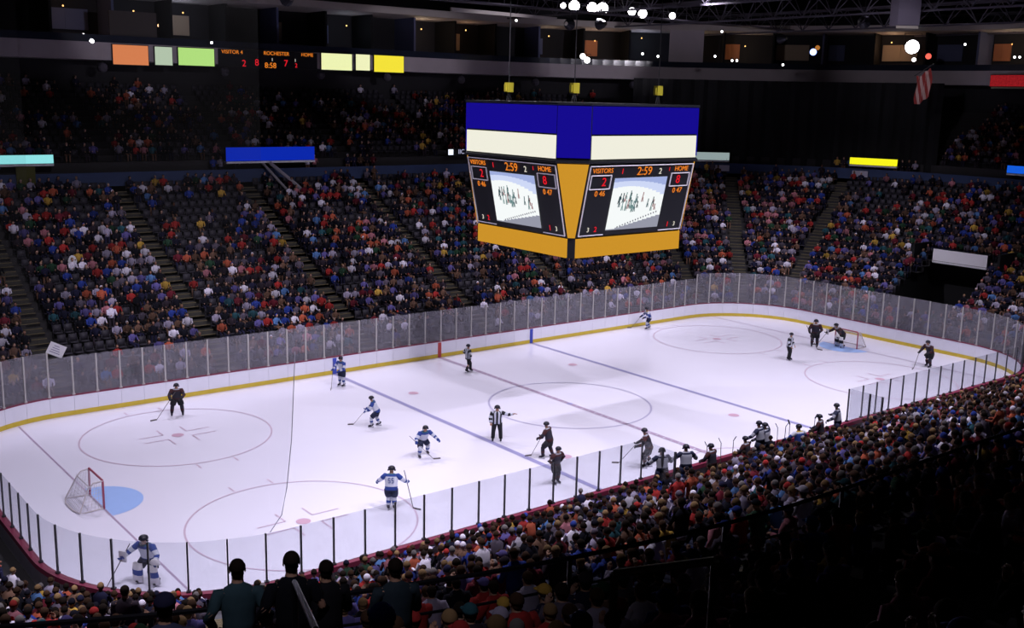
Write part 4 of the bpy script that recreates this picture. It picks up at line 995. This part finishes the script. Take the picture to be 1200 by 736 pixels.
# do not let anybody sit right against the camera
near = [p for p in near if p[10] > 4.2]
MEN = [CAM+(_f+(u_-600)/FPX*_r2-(v_-368)/FPX*_u2)*t_ for u_, v_, t_ in ((278, 657, 11.5), (342, 648, 11.0), (383, 658, 12.5), (465, 656, 12.0), (192, 700, 9.5))]
near = [p for p in near if all(math.hypot(p[0]-q_.x, p[1]-q_.y) > .62 for q_ in MEN)]
IND, REST = near[:285], near[285:]
crowd_mesh('seated_crowd', far_low, VAR_FAR, 'thousands of seated spectators in the lit lower stand behind the far boards')
crowd_mesh('upper_crowd', far_up, VAR_FAR, 'dim spectators in the dark upper stand under the grey balcony')
crowd_mesh('near_crowd', [p[:10] for p in REST], VAR_NEAR, 'packed spectators between the near glass and the dark foreground rows')
# individual spectators: four modelled bodies, clothing tinted per object
clothm = attr_mat('tinted_cloth', objcol=True, rough=.9)
def spectator_meshes(standing, armsv):
    dz = .0
    hp = Vector((-.12, 0, .55)); c = Vector((-.02, 0, .98)); hd = Vector((.04, 0, 1.24))
    if standing: hp = Vector((0, 0, .92)); c = Vector((.03, 0, 1.32)); hd = Vector((.08, 0, 1.62))
    J = {'hip': (hp, (.12, .15)), 'waist': (hp.lerp(c, .5), (.11, .14)), 'chest': (c, (.11, .17)), 'neck': (c+Vector((.01, 0, .15)), .052), 'jaw': (hd+Vector((.015, 0, -.06)), .068), 'head': (hd+Vector((0, 0, .03)), .088), 'crown': (hd+Vector((-.012, 0, .10)), .05)}
    E = [('hip', 'waist'), ('waist', 'chest'), ('chest', 'neck'), ('neck', 'jaw'), ('jaw', 'head'), ('head', 'crown')]
    L = {}
    for s, n in ((1, 'L'), (-1, 'R')):
        sh = c+Vector((0, s*.20, .05))
        if armsv == 0: el = sh+Vector((.08, s*.06, -.27)); ha = el+Vector((.22, -s*.10, -.02))
        elif armsv == 1: el = sh+Vector((.14, s*.03, -.20)); ha = el+Vector((.10, -s*.10, .18))
        else: el = sh+Vector((-.05, s*.12, -.26)); ha = el+Vector((.12, -s*.06, -.16))
        if standing: k = Vector((.03, s*.11, .48)); a = Vector((-.02, s*.12, .07))
        else: k = Vector((.34, s*.12, .52)); a = Vector((.34, s*.12, .08))
        h = hp+Vector((0, s*.09, -.03)); L[n] = (sh, el, ha, h, k, a)
        J.update({'s'+n: (sh, .06), 'e'+n: (el, .042), 'w'+n: (ha, .03), 'h'+n: (h, .09), 'k'+n: (k, .06), 'a'+n: (a, .04), 't'+n: (a+Vector((.15, 0, -.04)), .032)})
        E += [('chest', 's'+n), ('s'+n, 'e'+n), ('e'+n, 'w'+n), ('hip', 'h'+n), ('h'+n, 'k'+n), ('k'+n, 'a'+n), ('a'+n, 't'+n)]
    body = skin(J, E, 'hip', [skinm, eyem])
    # hands with fingers, ears, nose and eyes joined into the continuous body mesh data
    m = MB()
    for s, n in ((1, 'L'), (-1, 'R')):
        sh, el, ha, h, k, a = L[n]; fingers(m, ha, ha-el, (0, -s, .2), .7)
        m.ball(hd+Vector((-.005, s*.082, -.005)), .026, 6, 3, sc=(.7, .4, 1.2)); m.ball(hd+Vector((.078, s*.03, .03)), .010, 6, 3, mi=1)
    m.tube([hd+Vector((.082, 0, .02)), hd+Vector((.108, 0, -.02)), hd+Vector((.085, 0, -.03))], [.008, .013, .009], 5)
    extra = m.mesh('x', [skinm, eyem], True); bm = bmesh.new(); bm.from_mesh(body); bm.from_mesh(extra); bm.to_mesh(body); bm.free()
    m = MB(); m.tube([hp-Vector((0, 0, .06)), hp.lerp(c, .35), hp.lerp(c, .7), c+Vector((0, 0, .02)), c+Vector((0, 0, .12)), c+Vector((.005, 0, .17))], [(.185, .145), (.18, .14), (.19, .135), (.215, .13), (.15, .10), (.065, .06)], 12, up=(1, 0, 0))
    for n in 'LR':
        sh, el, ha, h, k, a = L[n]; m.tube([sh.lerp(c, .3), sh, sh.lerp(el, .5), el, el.lerp(ha, .55), el.lerp(ha, .9)], [.08, .082, .070, .062, .054, .046], 8)
    shirt = m.mesh('shirt', clothm, True)
    m = MB(); m.tube([hp+Vector((0, 0, .04)), hp-Vector((0, 0, .09))], [(.17, .14), (.17, .14)], 10, up=(1, 0, 0))
    for n in 'LR':
        sh, el, ha, h, k, a = L[n]; m.tube([h, h.lerp(k, .5), k, k.lerp(a, .5), k.lerp(a, .95)], [.105, .095, .078, .068, .06], 8)
    trou = m.mesh('trousers', navy, True)
    m = MB(); m.ball(hd+Vector((-.018, 0, .03)), .102, 12, 6, z0=-.15, sc=(1, .88, 1.0)); m.ball(hd+Vector((-.04, 0, -.01)), .078, 10, 4, z0=-.8, sc=(.8, .95, 1))
    hair = m.mesh('hair', clothm, True)
    m = MB(); m.ball(hd+Vector((-.012, 0, .045)), .114, 12, 6, z0=.0, sc=(1, .88, .95)); m.tube([hd+Vector((.06, 0, .055)), hd+Vector((.13, 0, .045)), hd+Vector((.17, 0, .035))], [(.085, .008), (.08, .008), (.05, .006)], 8, up=(0, 0, 1))
    capm = m.mesh('cap', clothm, True)
    m = MB()
    for n in 'LR':
        a = L[n][5]; m.tube([a+Vector((-.07, 0, .0)), a+Vector((0, 0, -.02)), a+Vector((.17, 0, -.045))], [(.04, .045), (.045, .05), (.035, .028)], 8)
    shoe = m.mesh('shoes', black_c, True)
    return dict(body=body, shirt=shirt, trousers=trou, hair=hair, cap=capm, shoes=shoe)
SPM = [spectator_meshes(False, 0), spectator_meshes(False, 1), spectator_meshes(False, 2), spectator_meshes(True, 2), spectator_meshes(True, 0)]
def spectator(x, y, z, a, sc, ci, hi, cap, kind, label, group, shirtcol=None):
    M = SPM[kind]; o = empty('spectator', (x, y, z), a, label, 'person', group); o.scale = (sc,)*3
    link('body', M['body'], o); s = link('shirt', M['shirt'], o); s.color = (*(shirtcol or PC[ci]), 1)
    link('trousers', M['trousers'], o); h = link('hair', M['hair'], o); h.color = (*lin(*HAIR[hi][0]), 1); link('shoes', M['shoes'], o)
    if cap is not None: c_ = link('cap', M['cap'], o); c_.color = (*PC[cap], 1)
    return o
def ordw(n):
    one = ['', 'first', 'second', 'third', 'fourth', 'fifth', 'sixth', 'seventh', 'eighth', 'ninth', 'tenth', 'eleventh', 'twelfth', 'thirteenth', 'fourteenth', 'fifteenth', 'sixteenth', 'seventeenth', 'eighteenth', 'nineteenth']
    if n < 20: return one[n]
    t, o_ = divmod(n, 10); return [None, None, 'twentieth', 'thirtieth', 'fortieth', 'fiftieth'][t] if o_ == 0 else ['', '', 'twenty', 'thirty', 'forty', 'fifty'][t]+'-'+one[o_]
ORD = lambda n: str(n)+('th' if 10 <= n % 100 <= 20 else {1: 'st', 2: 'nd', 3: 'rd'}.get(n % 10, 'th'))
rows = {}
for p in IND: rows.setdefault(round(p[11], 2), []).append(p)
keys = sorted(rows)
allrows = sorted(set([round(d, 2) for d in LOW+NEAR_UP]))
for kk in keys:
    L = sorted(rows[kk], key=lambda p: p[12])
    rn = allrows.index(kk)+1
    for n, p in enumerate(L):
        x, y, z, a, sc, ci, hi, si, pi, st, w_, d, u, v = p
        cap = rnd.randrange(17) if pi % 4 == 0 else None
        vis = 0 <= u <= 1200 and v < 736
        lb = 'spectator in %s %s, %s, %s row above boards, %s from left' % (NAMES[ci], ('shirt', 'jacket')[pi % 2], ('%s cap' % NAMES[cap]) if cap is not None else HAIR[hi][1]+' hair', ordw(rn), ordw(n+1))
        spectator(x, y, z, a, sc, ci, hi, cap, 4 if st else rnd.randrange(3), lb, 'spectators in the dark rows nearest the camera')
# standing men at the left, placed on the steps
def on_bowl(u, v, t, h, **k):
    D = _f+(u-600)/FPX*_r2-(v-368)/FPX*_u2; p = CAM+D*t
    ax, ay = abs(p.x)-23.5, abs(p.y)-6.5; dd = (math.hypot(ax, ay) if ax > 0 and ay > 0 else max(ax, ay))-6.5
    return p, dd
for u, v, t, kind, ci, col, lb in ((278, 657, 11.5, 3, 11, lin(52, 74, 84), 'broad man in teal-grey jacket standing at the left, back to the camera'), (342, 648, 11.0, 3, 0, lin(14, 16, 24), 'man in black standing at the top of the aisle, right of the teal jacket'),
                            (383, 658, 12.5, 4, 0, lin(24, 24, 30), 'dark-haired person standing right of the man in black'), (465, 656, 12.0, 4, 1, lin(40, 52, 62), 'person in dark slate jacket standing right of centre-left rail'), (192, 700, 9.5, 4, 9, lin(60, 64, 92), 'person in blue-grey top low at the left, wearing a cap')):
    p, dd = on_bowl(u, v, t, 0)
    n = Vector((p.x+23.5, p.y+6.5, 0)).normalized(); a = math.atan2(-n.y, -n.x)
    sc = 1.0; z = p.z-1.76*sc
    spectator(p.x, p.y, z, a, sc*1.0, ci, 0, None if u != 192 else 1, kind, lb, None, shirtcol=col)

# seats
m = MB(); m.box(-.28, -.22, -.23, .23, .38, .86).box(-.22, .18, -.22, .22, .40, .45).box(-.2, -.15, -.24, -.21, .0, .62).box(-.2, -.15, .21, .24, .0, .62)
SV, ST, SP = tri(m)
def seat_mesh(name, L, label):
    Vs, Ts = [], []; off = 0
    for x, y, z, a in L:
        c, s = math.cos(a), math.sin(a); Vs.append(np.stack([SV[:, 0]*c-SV[:, 1]*s+x, SV[:, 0]*s+SV[:, 1]*c+y, SV[:, 2]+z], 1)); Ts.append(ST+off); off += len(SV)
    V = np.concatenate(Vs).astype(np.float32); T = np.concatenate(Ts)
    me = bpy.data.meshes.new(name); me.vertices.add(len(V)); me.vertices.foreach_set('co', V.ravel()); me.loops.add(len(T)*3); me.loops.foreach_set('vertex_index', T.ravel().astype(np.int32))
    me.polygons.add(len(T)); me.polygons.foreach_set('loop_start', np.arange(0, len(T)*3, 3, dtype=np.int32)); me.update(calc_edges=True)
    me.materials.append(mat('seat_plastic', (.035, .032, .045), .6)); tag(link(name, me), label, 'seats', None, 'stuff')
seat_mesh('folding_seats', seats, 'rows of dark folding seats in the stands behind the far boards')

# rails in the near stand
railm = mat('dark_rail', (.015, .015, .022), .4, metal=.4); railg = mat('brushed_rail', (.22, .19, .13), .4, metal=.5)
def arcpt(ang, d, z): a = math.radians(ang); return Vector((-23.5+(6.5+d)*math.cos(a), -6.5+(6.5+d)*math.sin(a), z))
rl = empty('walkway_rail', (0, 0, 0), 0, 'long dark guard rail across the near stand in front of the standing men', 'railing')
zr = .4+.46*(20.4-1.2)
path = [arcpt(-90-a, 20.4, zr+1.25) for a in range(36, -1, -3)]+[Vector((x, -33.4, zr+1.25)) for x in range(-22, 4, 3)]
MB().tube(path, .038, 6).build('rail', railm, rl); MB().tube([p-Vector((0, 0, .45)) for p in path], .022, 5).build('rail', railm, rl)
for p in path[::2]: MB().tube([p, p-Vector((0, 0, 1.25))], .035, 6).build('post', railm, rl)
hr = empty('handrail', (0, 0, 0), 0, 'dark handrail with pale end post in the black foreground', 'railing')
a_, b_ = at_depth(700, 680, X=-35.6) if False else CAM+(_f+(720-600)/FPX*_r2-(672-368)/FPX*_u2)*5.4, CAM+(_f+(838-600)/FPX*_r2-(657-368)/FPX*_u2)*5.2
MB().tube([a_, b_], .022, 8).build('rail', railg, hr); MB().tube([b_, b_-Vector((0, 0, .5))], .022, 8).build('post', railg, hr); MB().tube([a_, a_-Vector((0, 0, 1.1))], .022, 8).build('post', railg, hr)
ar = empty('aisle_handrail', (0, 0, 0), 0, 'diagonal grey handrail beside the man in black', 'railing')
P1 = CAM+(_f+(345-600)/FPX*_r2-(682-368)/FPX*_u2)*9.0; P2 = CAM+(_f+(370-600)/FPX*_r2-(738-368)/FPX*_u2)*6.2
MB().tube([P1, P2], .022, 8).build('rail', mat('grey_rail', (.20, .21, .26), .5), ar); MB().tube([P1, P1-Vector((0, 0, 1.1))], .03, 8).build('post', railm, ar); MB().tube([P2, P2-Vector((0, 0, 1.0))], .03, 8).build('post', railm, ar)

# ------------------------------------------------------------------ benches on the near side
bn = empty('player_bench', (0, -15.0, 0), 0, 'player benches behind the near boards at centre ice', 'bench')
for x0, x1 in ((-6.9, -.6), (.6, 6.8)):
    MB().box(x0, x1, -.2, .2, .42, .48).build('seat_plank', mat('bench_wood', (.25, .16, .1), .6), bn)
    for xx in (x0+.2, (x0+x1)/2, x1-.2): MB().box(xx-.04, xx+.04, -.15, .15, 0.02, .42).build('leg', darksteel, bn)
def bench_head(u, v, y=-14.1):
    D = _f+(u-600)/FPX*_r2-(v-368)/FPX*_u2; t = (y-CAM.y)/D.y; return CAM+D*t
for u, v, team, lb, st in ((777, 529, 'grey', 'bench player in grey leaning on the boards, leftmost at the benches', True), (805, 525, 'grey', 'bench player in grey jersey beside a raised stick', True), (835, 531, 'dark', 'bench player in black between upright sticks', False),
        (876, 515, 'dark', 'bench player in black left of the two pale jerseys', True), (892, 497, 'grey', 'left one of two tall players in pale grey at the bench', True), (899, 499, 'grey', 'right one of two tall players in pale grey at the bench', True),
        (938, 501, 'blue', 'bench player in blue right of the row of sticks', True), (963, 489, 'dark', 'bench player in dark navy beside the coach', True), (983, 476, 'grey', 'coach in pale shirt standing at the right end of the bench', True)):
    p = bench_head(u, v); H_ = 1.78 if st else 1.5
    z0 = max(.02, p.z-H_); 
    skater('bench_player', p.x, -14.1, PI/2+rnd.uniform(-.6, .6), lb, team=team, lean=.15, crouch=.1, spread=.15, arms='wide' if team != 'dark' else 'stick', stick=False, z0=min(z0, .95), scale=1.06, group='players standing at the benches')
SL = ['upright stick left of the black-shirted bench player', 'upright stick right of the leftmost black-shirted bench player', 'first upright stick right of the two pale grey bench players', 'second upright stick right of the two pale grey bench players', 'upright stick just left of the blue bench player', 'lone upright stick left of the second black-shirted bench player', 'upright stick between the blue bench player and the navy one', 'upright stick touching the right pale grey bench player']
for i, u in enumerate((831, 847, 914, 921, 927, 860, 955, 905)):
    p = bench_head(u, (524, 524, 498, 500, 502, 515, 490, 497)[i], -13.5)
    o = empty('spare_stick', (p.x, -13.45, .02), rnd.uniform(0, 6), SL[i], 'hockey stick', 'spare sticks along the bench')
    h = 1.9; MB().tube([(0, 0, 0), (.05, 0, h)], .018, 5).build('shaft', stickm, o); MB().tube([(.05, 0, h), (.16, .05, h+.22)], [(.05, .015)]*2, 6).build('blade', black_c, o)

# pale poster held up behind the left glass, and a round white sign in the stand
pm_ = mat('poster_white', (.75, .74, .8), .8)
p = at_depth(66, 410, Y=15.4); o = empty('poster', p, 0, 'white handmade poster held above the left glass beside the stairs', 'poster'); Mx = Matrix.Rotation(.5, 4, 'Y')
MB().box(-.45, .45, -.01, .01, -.33, .33, Mx).build('sheet', pm_, o)
m = MB()
for i in range(4): m.box(-.32+.04*i, .25-.05*i, -.018, -.01, -.2+.12*i, -.16+.12*i, Mx)
m.build('writing', mat('poster_ink', (.25, .22, .35), .8), o)
for u, v, Y, lb in ((85, 307, 24.6, 'round white sign held up in the left stand'), (36, 229, 32.5, 'white paper sign held at the ledge on the left')):
    p = at_depth(u, v, Y=Y); o = empty('held_sign', p, 0, lb, 'sign'); m = MB(); m.tube([(0, 0, 0), (0, .03, 0)], [(.42, .26), (.42, .26)], 16, up=(1, 0, 0)); m.build('sheet', pm_, o)
# round exit-side wall signs on the ledge at the right
for u, v, rz, lb in ((832, 206, 45, 'pale sign board on the blue ledge right of the scoreboard'), (990, 215, 22, 'pale sign board on the blue ledge under the yellow sign'), (1166, 229, 0, 'pale sign board on the ledge at the far right')):
    a = math.radians(rz); d = 19.7
    if rz == 0: P_ = at_depth(u, v, X=49.6)
    else: P_ = Vector((*cb({45: 47, 22: 19}[rz], 19.75), 10.6))
    o = empty('ledge_sign', P_, a, lb, 'sign'); MB().box(-.05, .02, -.7, .7, -.28, .28).build('board', mat('ledge_sign_white', (.45, .42, .55), .7), o)
print('objects', len(bpy.data.objects))
